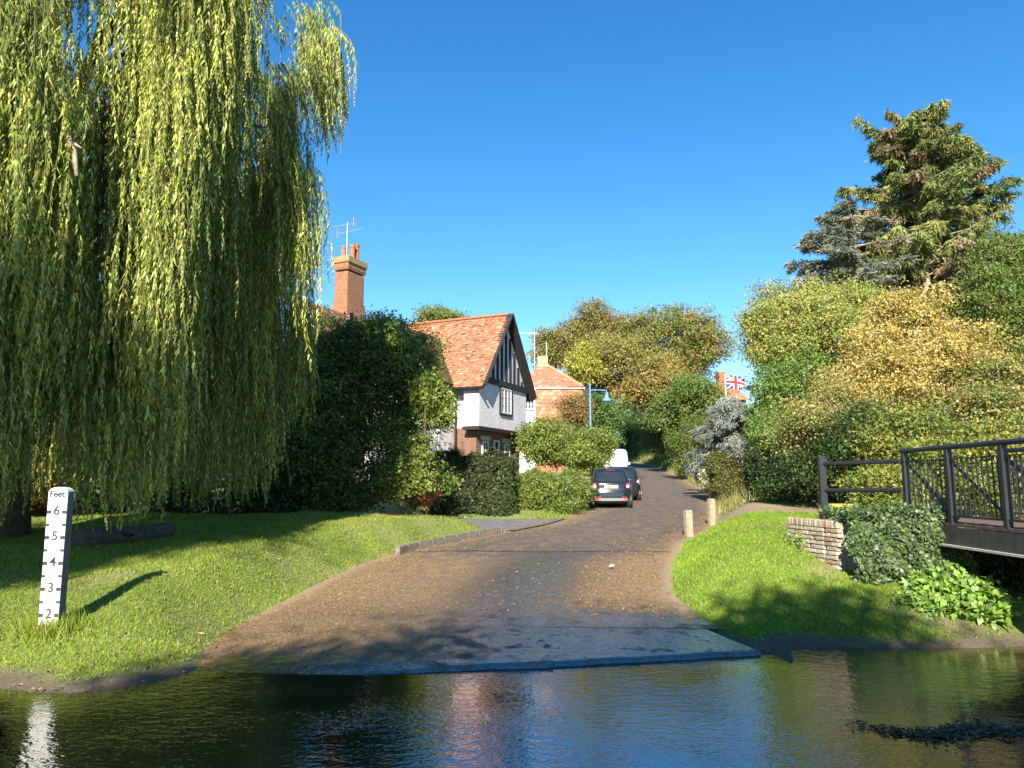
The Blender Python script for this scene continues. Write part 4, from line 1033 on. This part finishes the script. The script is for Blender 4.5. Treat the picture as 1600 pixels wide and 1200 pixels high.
# --- hedges and bushes left of the road
def hedge_box(name, label, x0, x1, y0, y1, ztop, n, pal, L=.07, Wd=.045, rot=0.0, cat='hedge', rough=.24):
    cx, cy = (x0 + x1) / 2, (y0 + y1) / 2; zb_ = gz(cx, cy)
    o = empty(name, (cx, cy, zb_), rot, label, cat)
    w, d, h = x1 - x0, y1 - y0, ztop - zb_
    ar = np.array([w * h, w * h * .3, d * h, d * h, w * d]); f = rng.choice(5, n, p=ar / ar.sum())
    U = rng.uniform(-.5, .5, (n, 3)); U[:, 2] += .5
    nn = np.zeros((n, 3))
    for k, (axx, v, nv) in enumerate(((1, -.5, (0, -1, 0)), (1, .5, (0, 1, 0)), (0, -.5, (-1, 0, 0)), (0, .5, (1, 0, 0)), (2, 1, (0, 0, 1)))):
        U[f == k, axx] = v; nn[f == k] = nv
    P = U * np.array([w, d, h])
    bul = rough * (hash_noise(P * 2.0, cx) + .6 * hash_noise(P * 6, cy)) - np.abs(rng.normal(0, .10, n))
    # rounded shoulders
    e = np.clip((P[:, 2] / h - .75) / .25, 0, 1) ** 2
    P[:, 0] *= 1 - .10 * e; P[:, 1] *= 1 - .15 * e
    P = P + nn * bul[:, None]
    tonef = hash_noise(P * 1.5, 5)[:, None]
    C = pick(pal, n) * (1 + .3 * tonef + .18 * rng.normal(size=(n, 1)))
    V = leaf_quads(P, unit(rng.normal(size=(n, 3)) + nn * .5), unit(nn + rng.normal(size=(n, 3)) * .6 + np.array([0, 0, .3])), L * rng.uniform(.6, 1.3, n), Wd * rng.uniform(.7, 1.2, n))
    quads_object('foliage', V, C.clip(.004, .8), LEAF, o)
    mb = MB()
    for k in range(max(4, int(w / .35))):
        xx = -w / 2 + .15 + (w - .3) * k / max(3, int(w / .35) - 1)
        mb.tube([(xx, 0, -.15), (xx + random.gauss(0, .08), random.gauss(0, .1), h * .5), (xx + random.gauss(0, .15), random.gauss(0, .15), h * .9)], [.035, .025, .008], 5, cap=False)
    mb.build('stems', BARK, o)
    return o
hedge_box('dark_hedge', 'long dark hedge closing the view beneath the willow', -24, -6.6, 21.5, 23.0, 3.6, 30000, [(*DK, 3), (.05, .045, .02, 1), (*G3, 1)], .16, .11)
p0, p1 = at(672, 760, 26.2), at(800, 760, 26.2)
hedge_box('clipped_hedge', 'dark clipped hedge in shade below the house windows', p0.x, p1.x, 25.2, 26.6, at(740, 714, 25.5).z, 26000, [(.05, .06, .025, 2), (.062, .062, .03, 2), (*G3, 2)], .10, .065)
tree('hedge_bush', 'sunlit bushy hedge end beside the black car', 'hedge', [E(850, 772, 27.2, 50, 36, 1.0), E(892, 765, 28.2, 30, 34, 1.0), E(825, 770, 27, 30, 36, .9), E(880, 788, 26.6, 30, 18, .6)],
     24000, 22, .14, .085, .055, [(*G2, 3), (*G1, 3), (*YG, 1.2), (*OL, .5)], r0=.05, lump=.12, shell=.3)
tree('tall_bush', 'tall bright green bush below the pantiled house', 'bush', [E(870, 690, 36, 46, 38, 1.6), E(927, 694, 38, 38, 28, 1.4), E(838, 690, 35.5, 26, 36, 1.2), E(905, 718, 35, 38, 24, 1.2)],
     30000, 24, .22, .13, .085, [(*G2, 3), (*G1, 3), (*YG, 1.5), (*OL, .7)], r0=.08, lump=.18, shell=.4)
tree('russet_shrub', 'thin russet shrub against the pantiled wall', 'shrub', [E(900, 640, 44, 30, 20, .8)], 3500, 12, .25, .14, .08, [(*OL, 2), (*BRN, 2), (.22, .1, .07, 1)], r0=.04, lump=.3)

# --- trees at the back
def back(name, lab, ells, n, pal, seed, L=.22, cr=.42, r0=.3, **kw):
    return tree(name, lab, 'tree', ells, n, 30, cr, L, L * .62, pal, group=None, r0=r0, seed=seed, lump=.26, shell=.45, nl=34, gain=1.8, **kw)
back('autumn_tree', 'olive brown tree rising highest behind the pantiled house', [E(925, 515, 68, 48, 46, 3), E(900, 555, 67, 55, 40, 3), E(860, 545, 66, 34, 30, 2.2)], 26000, [(*OL, 4), (*BRN, 3), (*G1, 2)], 1.0)
back('autumn_tree', 'broad round-topped autumn tree above the bend in the lane', [E(1050, 545, 66, 78, 66, 4), E(1000, 540, 67, 50, 52, 3), E(1095, 540, 66, 44, 52, 3)], 40000, [(*OL, 4), (*BRN, 2), (*G1, 3), (*G3, 1)], 2.0)
back('autumn_tree', 'ochre leaved tree standing just right of the blue lamp', trunk_px=5.6, ells=[E(970, 580, 58, 62, 50, 3), E(1010, 610, 57, 50, 40, 2.5), E(1040, 590, 57, 46, 42, 2.5)], n=34000, pal=[(*OC, 1.5), (*BRN, 2), (*OL, 4), (*G1, 2)], seed=3.0, L=.2)
back('autumn_tree', 'yellow green sapling between the pantiled house and the ochre tree', [E(912, 580, 56, 24, 42, 1.5)], 8000, [(*YG, 3), (.22, .2, .03, 2), (*OL, 1)], 4.0, L=.2, cr=.3)
back('green_tree', 'dark green tree shading the lane behind the white van', [E(1000, 650, 86, 40, 50, 3), E(978, 678, 84, 26, 40, 2)], 14000, [(*G3, 3), (*DK, 2)], 5.0)
back('green_tree', 'dark green tree filling the gap behind the blue lamp', [E(940, 655, 50, 44, 40, 1.6)], 9000, [(*G3, 3), (*G1, 2)], 8.0, L=.2)
back('green_tree', 'distant dark wood edge closing the lane beyond the van', [E(950, 685, 100, 60, 40, 4), E(1010, 680, 105, 50, 40, 4)], 12000, [(*G3, 3), (*DK, 2)], 8.5, L=.3, trunk_px=2.0)
back('green_tree', 'round green treetop peeping over the house ridge', [E(685, 500, 58, 34, 14, 2.0)], 5000, [(*G1, 2), (*OL, 2)], 6.0)
back('green_tree', 'green tree filling the gap below the broad autumn tree', [E(1085, 625, 52, 40, 34, 2), E(1050, 640, 54, 40, 30, 2)], 14000, [(*G1, 2), (*G3, 2), (*OL, 1)], 7.0, L=.2)
# hedges up the right side of the lane
hb = [(1092, 700, 47, 44, 46), (1050, 692, 62, 40, 34), (1012, 690, 80, 30, 30)]
for (px, py, Y, rx, rz_), lab in zip(hb, ('dense green hedge on the lane bank nearest the blue cedar', 'middle stretch of dense green hedge on the lane bank', 'far dark stretch of hedge where the lane bends')):
    tree('lane_hedge', lab, 'hedge', [E(px, py, Y, rx, rz_, 1.6)], 12000, 22, .2, .13, .08, [(*G1, 3), (*G3, 2), (*OL, 2), (*G2, 1)], r0=.06, lump=.12, shell=.3)
p0, p1 = at(1112, 750, 31), at(1196, 750, 31)
hedge_box('clipped_hedge', 'low clipped sunlit hedge across the lane from the black car', p0.x, p1.x, 30.5, 32.3, at(1150, 713, 31).z, 12000, [(*OL, 2), (*G1, 2), (*BRN, 1)], .085, .05)
p0, p1 = at(1180, 750, 26), at(1300, 750, 26)
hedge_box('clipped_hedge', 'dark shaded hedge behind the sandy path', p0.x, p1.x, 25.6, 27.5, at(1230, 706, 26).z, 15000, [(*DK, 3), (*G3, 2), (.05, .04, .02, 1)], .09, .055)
tree('white_flower_shrub', 'pale flowering shrub at the end of the clipped hedge', 'shrub', [E(1106, 738, 32, 15, 22, .4)], 2500, 14, .1, .08, .06, [(.55, .52, .40, 2), (*G2, 2), (.35, .33, .2, 1)], r0=.02)

# --- conifers
def conifer(name, label, base, H_, prof, nb, elev, droop, pal, L=.26, Wd=.05, nspray=18, per=12, r0=.3, az=None, bark=BARK, hang=.5, spread=.26, wild=.1):
    base = Vector(base); o = empty(name, base, 0, label, 'tree')
    MB().tube([(0, 0, -.2), (.1, 0, H_ * .35), (-.05, .05, H_ * .7), (0, 0, H_)], [r0 * 1.2, r0 * .85, r0 * .5, .03], 10).build('trunk', bark, o, smooth=True)
    lf = tab(prof); mb = MB(); P, D, C = [], [], []
    for i in range(nb):
        hf = prof[0][0] + (prof[-1][0] - prof[0][0]) * ((i + random.random()) / nb)
        Lb = float(lf(hf)) * random.uniform(.6, 1.12); a = random.uniform(*az) if az and random.random() < .7 else random.uniform(0, 2 * math.pi)
        d = Vector((math.cos(a), math.sin(a), 0)); e = elev + random.gauss(0, wild)
        f = lambda t: Vector((0, 0, hf * H_)) + d * (Lb * t) + Vector((0, 0, Lb * (math.tan(e) * t - droop * t * t + .35 * droop * t ** 4)))
        mb.tube([f(0), f(.33), f(.66), f(1)], [.05 + .012 * Lb, .04, .025, .006], 5, cap=False)
        col = pick(pal, 1)[0] * random.uniform(.75, 1.25); lat = Vector((-d.y, d.x, 0))
        for k in range(nspray):
            t = 1 - .82 * random.random() ** 1.25; side_ = random.choice((-1, 1))
            s0 = f(t) ; tw = (d * random.uniform(.2, .8) + lat * side_ * random.uniform(.3, 1) + Vector((0, 0, -hang * random.uniform(.3, 1.4)))).normalized() * spread * Lb * .55 * random.uniform(.4, 1.1) * (1.25 - t * .5)
            for q in range(per):
                u = random.random(); P.append(s0 + tw * u + Vector((random.gauss(0, .05), random.gauss(0, .05), random.gauss(0, .05)))); D.append(tw.normalized() + Vector((random.gauss(0, .5), random.gauss(0, .5), random.gauss(-.15, .4)))); C.append(col * random.uniform(.75, 1.25))
    mb.build('branches', bark, o, smooth=True)
    P, D, C = np.array(P), np.array(D), np.array(C); m = len(P)
    quads_object('needles', leaf_tris(P, D, unit(rng.normal(size=(m, 3)) + np.array([0, -.3, .8])), L * rng.uniform(.6, 1.25, m), Wd * rng.uniform(.7, 1.3, m)), C.clip(.005, .7), NEEDLE, o, 3)
    return o
def cbase(px, Y): x = at(px, 600, Y).x; return (x, Y, gz(x, Y))
SP_ = [(.17, .20, .06, 3), (.22, .22, .07, 2), (.11, .145, .045, 2), (.20, .15, .08, .6)]
b_ = cbase(1458, 40); conifer('spruce_tree', 'tallest dark spruce with open gaps rising at the upper right', b_, at(1458, 190, 40).z - b_[2],
    [(.22, 4.2), (.4, 4.9), (.6, 4.6), (.75, 3.9), (.87, 3.5), (.96, 2.4), (1.0, 1.3)], 230, .22, .30, SP_, L=.40, Wd=.095, nspray=38, per=15, r0=.35, hang=1.2, bark=PALEBARK, spread=.36, wild=.24)
b_ = cbase(1530, 44); conifer('spruce_tree', 'slimmer spruce close behind the right side of the tallest spruce', b_, at(1530, 222, 44).z - b_[2],
    [(.3, 3.6), (.6, 3.6), (.8, 2.8), (.95, 1.5), (1, .6)], 140, .22, .3, SP_, L=.40, Wd=.085, nspray=28, per=14, r0=.3, hang=1.2, spread=.36, wild=.24)
BLU = [(.18, .20, .15, 3), (.14, .155, .11, 2), (.22, .20, .13, 1)]
b_ = cbase(1350, 37); conifer('blue_cedar', 'grey blue cedar reaching left against the sky', b_, at(1350, 320, 37).z - b_[2],
    [(.25, 5.4), (.45, 5.0), (.6, 3.9), (.8, 3.1), (.93, 2.2), (1, .9)], 110, .10, .12, BLU, L=.32, Wd=.07, nspray=30, per=14, spread=.32, r0=.3, az=(R(120), R(240)), hang=.25, bark=PALEBARK)
b_ = cbase(1150, 33); conifer('weeping_cedar', 'low weeping blue grey cedar beside the lane', b_, at(1150, 615, 33).z - b_[2],
    [(.25, 2.1), (.5, 2.5), (.75, 2.0), (.95, 1.0)], 64, .25, .7, [(.15, .18, .155, 3), (.21, .235, .20, 2), (.11, .13, .10, 1)], L=.2, Wd=.05, nspray=30, per=16, spread=.4, r0=.12, az=(R(120), R(330)), hang=1.0, bark=PALEBARK)
tree('thuja_tree', 'green thuja with rusty flecks at the right edge', 'tree', [E(1560, 400, 34, 42, 66, 1.6), E(1575, 500, 33, 66, 90, 2.2), E(1545, 470, 33, 45, 70, 1.6), E(1610, 440, 34, 45, 90, 2)], 42000, 30, .26, .17, .075,
     [(*G1, 4), (.07, .1, .02, 3), (.10, .12, .03, 2), (.25, .12, .05, .4)], mat=NEEDLE, seed=3.3, lump=.3, droop=.6)
# --- broadleaf mass on the right
def rt(name, lab, ells, n, pal, L, cr=.22, cat='tree', **kw):
    kw.setdefault('r0', .12); kw.setdefault('nl', 26); kw.setdefault('gain', 1.9); kw['nl'] = int(kw['nl'] * 1.5)
    return tree(name, lab, cat, ells, n, 40, cr * 1.35, L * 1.1, L * .66, pal, lump=.4, shell=.55, **kw)
rt('yellow_green_tree', 'yellow green feathery tree below the blue cedar', [E(1290, 510, 32, 80, 68, 2), E(1230, 545, 32, 60, 52, 1.8), E(1340, 480, 33, 50, 44, 1.6), E(1240, 468, 33, 58, 36, 1.4), E(1195, 510, 32.5, 34, 40, 1.2)], 44000, [(.19, .185, .04, 3), (.15, .16, .045, 3), (*G2, 2), (*G1, 1), (.24, .19, .06, 1.5)], .12, seed=1.2, bark=PALEBARK)
rt('ivy_clad_tree', 'deep green ivy covered tree left of the yellow green tree', [E(1208, 635, 31, 40, 58, 1.4), E(1262, 590, 30.5, 52, 60, 1.5), E(1215, 680, 29, 48, 36, 1.2)], 30000, [(*G1, 3), (*G2, 3), (*G3, 3)], .12, seed=2.2)
rt('golden_maple', 'golden orange autumn tree in the centre of the right thicket', [E(1430, 540, 26, 105, 82, 2), E(1380, 590, 25.5, 90, 60, 1.8), E(1490, 585, 25.5, 80, 66, 1.8), E(1425, 490, 26.5, 62, 42, 1.4)], 44000,
   [(.36, .25, .075, 4), (.30, .18, .06, 2), (.24, .20, .05, 4), (.17, .17, .04, 5), (.30, .24, .13, 1)], .105, cr=.18, seed=4.1, gain=1.7, bark=PALEBARK, nl=60, r0=.1)
rt('bare_twig_shrub', 'pale twiggy half bare shrub leaning over the path', [E(1300, 650, 24.5, 75, 46, 1.4), E(1250, 665, 24, 46, 40, 1.2)], 12000, [(.22, .16, .06, 3), (*OL, 3), (*G1, 2)], .09, cr=.2, cat='shrub', seed=5.0, bark=PALEBARK, nl=90, r0=.06)
rt('brown_thicket', 'brown and green tangled shrub at the right edge above the bridge', [E(1560, 600, 24, 70, 72, 1.6), E(1600, 660, 22, 80, 60, 1.5), E(1520, 640, 23, 60, 40, 1.2)], 30000, [(*OL, 4), (*BRN, 2), (*G1, 3), (.2, .17, .06, 1)], .10, cr=.18, cat='shrub', seed=6.0, bark=PALEBARK, nl=40, r0=.06)
rt('yellow_leaf_shrub', 'yellow green shrub directly behind the footbridge railings', [E(1430, 690, 20, 74, 56, 1.2), E(1500, 720, 19, 90, 66, 1.3), E(1580, 740, 18.5, 70, 66, 1.2), E(1390, 760, 18.6, 46, 46, .9)], 40000, [(.21, .19, .035, 3), (*G2, 3), (*G1, 4), (.34, .26, .05, .8)], .095, cr=.16, cat='shrub', seed=7.0, nl=30, r0=.06, gain=1.35)
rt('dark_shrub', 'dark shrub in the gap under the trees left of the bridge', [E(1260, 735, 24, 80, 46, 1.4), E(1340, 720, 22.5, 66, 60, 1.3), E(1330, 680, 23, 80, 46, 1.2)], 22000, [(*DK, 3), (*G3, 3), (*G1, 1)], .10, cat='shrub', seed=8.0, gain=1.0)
rt('bank_shrub', 'far bank shrub beneath the footbridge, shade painted into its dark leaves', [(8.7, 12.2, .7, 1.9, .9, .7), (11.5, 12.0, .8, 2.2, 1.0, .9), (7.6, 11.6, .4, .9, .6, .5)], 22000, [(*DK, 3), (*G3, 2), (.07, .05, .02, 1)], .09, cr=.15, cat='shrub', seed=9.0, r0=.04, gain=.7)  # dark palette paints the shade beneath the bridge into the leaves
# trees standing behind the viewer: their shadow falls over the ford
rt('shading_tree', 'broad tree behind the viewer whose shadow crosses the ford', [(-3.6, -9.5, 9.0, 3.6, 3.0, 2.7), (-1.0, -9.0, 8.0, 2.6, 2.5, 2.2), (.9, -9.3, 10.5, 2.1, 1.8, 2.5), (-5.3, -9.5, 8.8, 1.5, 2.0, 2.2)], 36000, [(*G1, 3), (*G2, 1)], .22, cr=.4, seed=10.0, r0=.3)

rt('shading_tree', 'tall tree behind the viewer to the left shading the willow foot', [(-13.0, -8, 14.4, 3.4, 2.6, 1.8), (-10.6, -8.5, 14.9, 2.2, 2.2, 1.5)], 16000, [(*G1, 3), (*G2, 1)], .22, cr=.4, seed=11.0, r0=.3)
# --- ivy on the abutment and leafy plants at its foot
def surface_leaves(name, label, cat, P, Nn, L, Wd, pal, hang=.6, mat=LEAFG):
    m = len(P); c = P.mean(0); o = empty(name, (c[0], c[1], gz(c[0], c[1])), 0, label, cat)
    D = unit(rng.normal(size=(m, 3)) * .7 + np.array([0, 0, -hang]) + Nn * .25)
    ob = quads_object('foliage', leaf_quads(P, D, unit(Nn + rng.normal(size=(m, 3)) * .45), L * rng.uniform(.5, 1.3, m), Wd * rng.uniform(.6, 1.3, m)), (pick(pal, m) * (1 + .2 * rng.normal(size=(m, 1)))).clip(.006, .7), mat, o)
    ob.matrix_parent_inverse = Matrix.Translation(-o.location); return o
n = 18000; u = rng.random(n); v = rng.random(n) ** .9
xa_ = 5.31 + u * 1.61; zt2_ = 1.60 + .06 * np.sin(u * 9); zb2_ = .55 - .1 * u
bul = .16 + .14 * np.sin(u * 5 + 1) * np.sin(v * 4) + .12 * np.sin(v * math.pi) + rng.normal(0, .035, n)
bul = bul + .28 * (1 - v) ** 1.4 + .10 * np.sin(u * 13 + v * 3) * np.sin(v * 8 + u * 5)
zb2_ = zb2_ - .12 * np.abs(np.sin(u * 7)) + .08; zt2_ = zt2_ + .07 * np.sin(u * 17) - .10 * (u > .85) * (u - .85) / .15
Pi = np.stack([xa_ + .28 * (1 - v) * (u - .3) + .05 * np.sin(v * 9 + u * 4), 12.22 - .1 * u - bul, zb2_ + v * (zt2_ - zb2_)], 1); Ni = np.tile(np.array([[-.15, -.9, .35]]), (n, 1))
k = rng.random(n) < .22; Pi[k, 1] += .25 + rng.random(k.sum()) * .9; Pi[k, 2] = 1.53 + rng.normal(0, .05, k.sum()) + .08; Ni[k] = (0, -.3, 1)
surface_leaves('ivy', 'thick ivy draped over the end of the bridge abutment', 'ivy', Pi, Ni, .065, .055, [(.05, .09, .03, 4), (.075, .115, .04, 3), (.10, .16, .035, 2), (.14, .21, .04, 1), (.4, .3, .05, .06)])
def leafy_plant(label, px, py, Y, rx, rz_, n, L, pal):
    e = E(px, py, Y, rx, rz_, .38); nc = n // 9; c, uu = crown_points([e], nc, .2, .35)
    P = np.repeat(c, 9, 0) + rng.normal(size=(nc * 9, 3)) * .045; P = P[P[:, 2] > .02]
    Nn = np.tile(np.array([[-.1, -.5, .8]]), (len(P), 1))
    o = surface_leaves('waterside_plant', label, 'plant', P, Nn, L, L * .62, pal, .35)
    mb = MB()
    for i in range(0, nc, 6):
        q = Vector(c[i]) - o.location; mb.tube([Vector((q.x * .5, q.y * .5, -.1)), Vector((q.x * .8, q.y * .8, q.z * .6)), q], [.012, .009, .004], 4, cap=False)
    mb.build('stems', plain('green_stem', (.10, .14, .03), .7, .2, 9) if 'green_stem' not in MATS else MATS['green_stem'], o)
NET = [(.16, .27, .04, 4), (.21, .33, .045, 3), (.10, .18, .03, 2)]
leafy_plant('bright green nettle clump hanging over the water below the ivy', 1510, 950, 10.9, 62, 40, 3600, .12, NET)
leafy_plant('low light green leaves at the foot of the ivy', 1425, 955, 11.0, 36, 26, 1500, .075, NET)
leafy_plant('upper nettle leaves beside the shaded stream bank', 1470, 915, 11.4, 42, 24, 1500, .11, NET)
leafy_plant('small weed growing from the brick abutment wall', 1243, 843, 13.3, 10, 10, 160, .06, NET)

# ------------------------------------------------------------------ grass, verge, fallen leaves (nobody could count them)
def blades(name, label, X, Y, h, w, pal, lean=.5, kind='stuff'):
    n = len(X); Z = ground_z(X, Y); P = np.stack([X, Y, Z - .01], 1)
    D = unit(np.stack([rng.normal(0, lean, n), rng.normal(0, lean, n), np.ones(n)], 1)); Nn = unit(np.stack([rng.normal(size=n), rng.normal(size=n) - .5, .2 * np.ones(n)], 1))
    nz_ = hash_noise(np.stack([X * .9, Y * .9, X * 0], 1), 2)[:, None]
    C = pick(pal, n) * (1 + .22 * nz_ + .15 * rng.normal(size=(n, 1)))
    o = quads_object(name, leaf_tris(P, D, Nn, h * rng.uniform(.5, 1.4, n), w), C.clip(.01, .7), GRASS, None, 3)
    return tag(o, label, 'grass', kind=kind)
def scatter(n, x0, x1, y0, y1, near=1.0):
    Y = y0 + (y1 - y0) * rng.random(n) ** near; X = x0 + (x1 - x0) * rng.random(n); return X, Y
GP = [(.20, .28, .024, 4), (.28, .34, .034, 3), (.31, .29, .07, 1.2), (.12, .19, .024, 2), (.42, .33, .15, .6)]
GPR = [(.19, .31, .024, 4), (.26, .36, .032, 3), (.11, .20, .022, 2), (.32, .30, .08, .8), (.40, .31, .14, .3)]
X, Y = scatter(270000, -12, -.8, 7.4, 23, 1.4); k = (X < XL(Y) - .12) & (ground_z(X, Y) > .06) & (rng.random(len(X)) > soil_mask(X, Y) * 1.0) & ~((Y > 21.3) & (X > -6)); X, Y = X[k], Y[k]
blades('bank_grass', 'sunlit short grass on the left bank', X, Y, .052, .007 + .0006 * Y, GP)
X, Y = scatter(180000, 2.4, 8.5, 9.6, 22, 1.4); k = ~((X > 6.5) & (Y < 13.4)) & (X > XR(Y) + .1) & (ground_z(X, Y) > .06) & (rng.random(len(X)) > soil_mask(X, Y)) & ~((X > 5.1) & (Y > 12.2) & (Y < 13.8)); X, Y = X[k], Y[k]
blades('bank_grass', 'bright green grass on the right bank beside the ford', X, Y, .055, .007 + .0006 * Y, GPR)
X, Y = scatter(26000, 5, 15, 26, 75); off = X - XR(Y); k = (off > .15) & (off < 1.9); X, Y = X[k], Y[k]
blades('verge_grass', 'long straw coloured grass on the verge of the lane', X, Y, .42, .03, [(.36, .28, .13, 3), (.22, .22, .06, 2), (.14, .17, .04, 2)], .35)
X, Y = scatter(30000, 8, 26, 60, 112); off = X - XR(Y); k = (off > .2) & (off < 8); X, Y = X[k], Y[k]
blades('verge_grass', 'rough grass on the bank where the lane bends out of sight', X, Y, .5, .07, [(.30, .26, .10, 2), (.16, .2, .05, 3), (.10, .14, .03, 2)], .4)
X, Y = scatter(9000, -4, 4, 24.6, 29); off = XL(Y) - X; k = (off > -.1) & (off < 1.0) ; X, Y = X[k], Y[k]
blades('verge_grass', 'tufts of grass at the foot of the sunlit hedge', X, Y, .16, .02, GP, .5)
t_ = rng.normal(0, 1, (900, 2)); X = gp.x + t_[:, 0] * .17; Y = 9.22 + t_[:, 1] * .12
blades('tuft_grass', 'longer grass tuft round the foot of the depth gauge', X, Y, .20, .012, GP, .4)
LC = [(.34, .20, .06, 3), (.42, .30, .07, 2), (.22, .12, .05, 3), (.45, .38, .18, 1)]
def litter(name, label, X, Y, Z, L, pal=LC):
    n = len(X); P = np.stack([X, Y, Z + .012 + .01 * rng.random(n)], 1); a = rng.uniform(0, 6.28, n)
    D = np.stack([np.cos(a), np.sin(a), rng.normal(0, .2, n)], 1); Nn = unit(np.stack([rng.normal(0, .35, n), rng.normal(0, .35, n), np.ones(n)], 1))
    o = quads_object(name, leaf_quads(P, D, Nn, L * rng.uniform(.6, 1.4, n), L * .4 * rng.uniform(.5, 1.2, n)), (pick(pal, n) * rng.uniform(.7, 1.2, (n, 1))), LEAF)
    return tag(o, label, 'fallen leaves', kind='stuff')
X, Y = scatter(2600, -12, -1, 7.6, 22, 1.2); k = (X < XL(Y) - .1); X, Y = X[k], Y[k]; litter('fallen_leaves', 'yellow willow leaves fallen on the left bank', X, Y, ground_z(X, Y) + .035, .075)
Y = 9.2 + 18 * rng.random(16000) ** 1.3; tt = rng.random(16000); tt = np.where(rng.random(16000) < .6, np.where(tt < .5, tt * .5, 1 - (1 - tt) * .5), tt); X = XL(Y) + (XR(Y) - XL(Y)) * tt
k = ~((Y < 11) & (rng.random(len(Y)) < .8)); X, Y, tt = X[k], Y[k], tt[k]
litter('fallen_leaves', 'brown leaf litter strewn over the road', X, Y, zr(Y) + .045 + .03 * (1 - (2 * tt - 1) ** 2), .042)
X, Y = scatter(220, 2.5, 6, 10, 20); k = X > XR(Y); X, Y = X[k], Y[k]; litter('fallen_leaves', 'few yellow leaves on the right bank', X, Y, ground_z(X, Y) + .05, .07)
n = 6000; X = rng.uniform(-11, 9, n); Y = rng.uniform(7.4, 11.0, n); Z = ground_z(X, Y); k = (Z > -.01) & (Z < .16) & ((X < XL(Y) + .1) | (X > XR(Y) - .1)); X, Y, Z = X[k], Y[k], Z[k]
litter('fallen_leaves', 'dead leaves and small stones along the muddy waterline', X, Y, Z, .045, [(.30, .20, .09, 2), (.14, .10, .06, 3), (.36, .32, .25, 1)])
# drift of twigs and dead leaves lodged in the shallows
t_ = rng.random(1500); X = 3.2 + 2.2 * t_ + rng.normal(0, .15, 1500); Y = 6.75 - .35 * t_ + .12 * np.sin(X * 5) + rng.normal(0, .12, 1500) * (.4 + t_)
o = litter('water_debris', 'dark drift of dead leaves and twigs lodged in the shallow water', X, Y, np.full(1500, -.015) + .025 * rng.random(1500), .075, [(.10, .075, .045, 4), (.16, .11, .06, 2), (.32, .18, .07, .8)]); o['category'] = 'debris'
for px, py, Y, lab in ((955, 890, 15.3, 'scrap of white paper on the road'), (727, 802, 24.9, 'white litter scrap on the forecourt by the hedge')):
    p = at(px, py, Y); zz = float(zr(Y)) + .065
    m_ = MB(); m_.add([(-.06, -.04, 0), (.05, -.05, .02), (.07, .03, .035), (-.03, .05, .01), (0, 0, .05)], [(0, 1, 4), (1, 2, 4), (2, 3, 4), (3, 0, 4)]); o = m_.build('paper_scrap', WHITEPAINT, None); o.location = (p.x, Y, zz); tag(o, lab, 'litter')
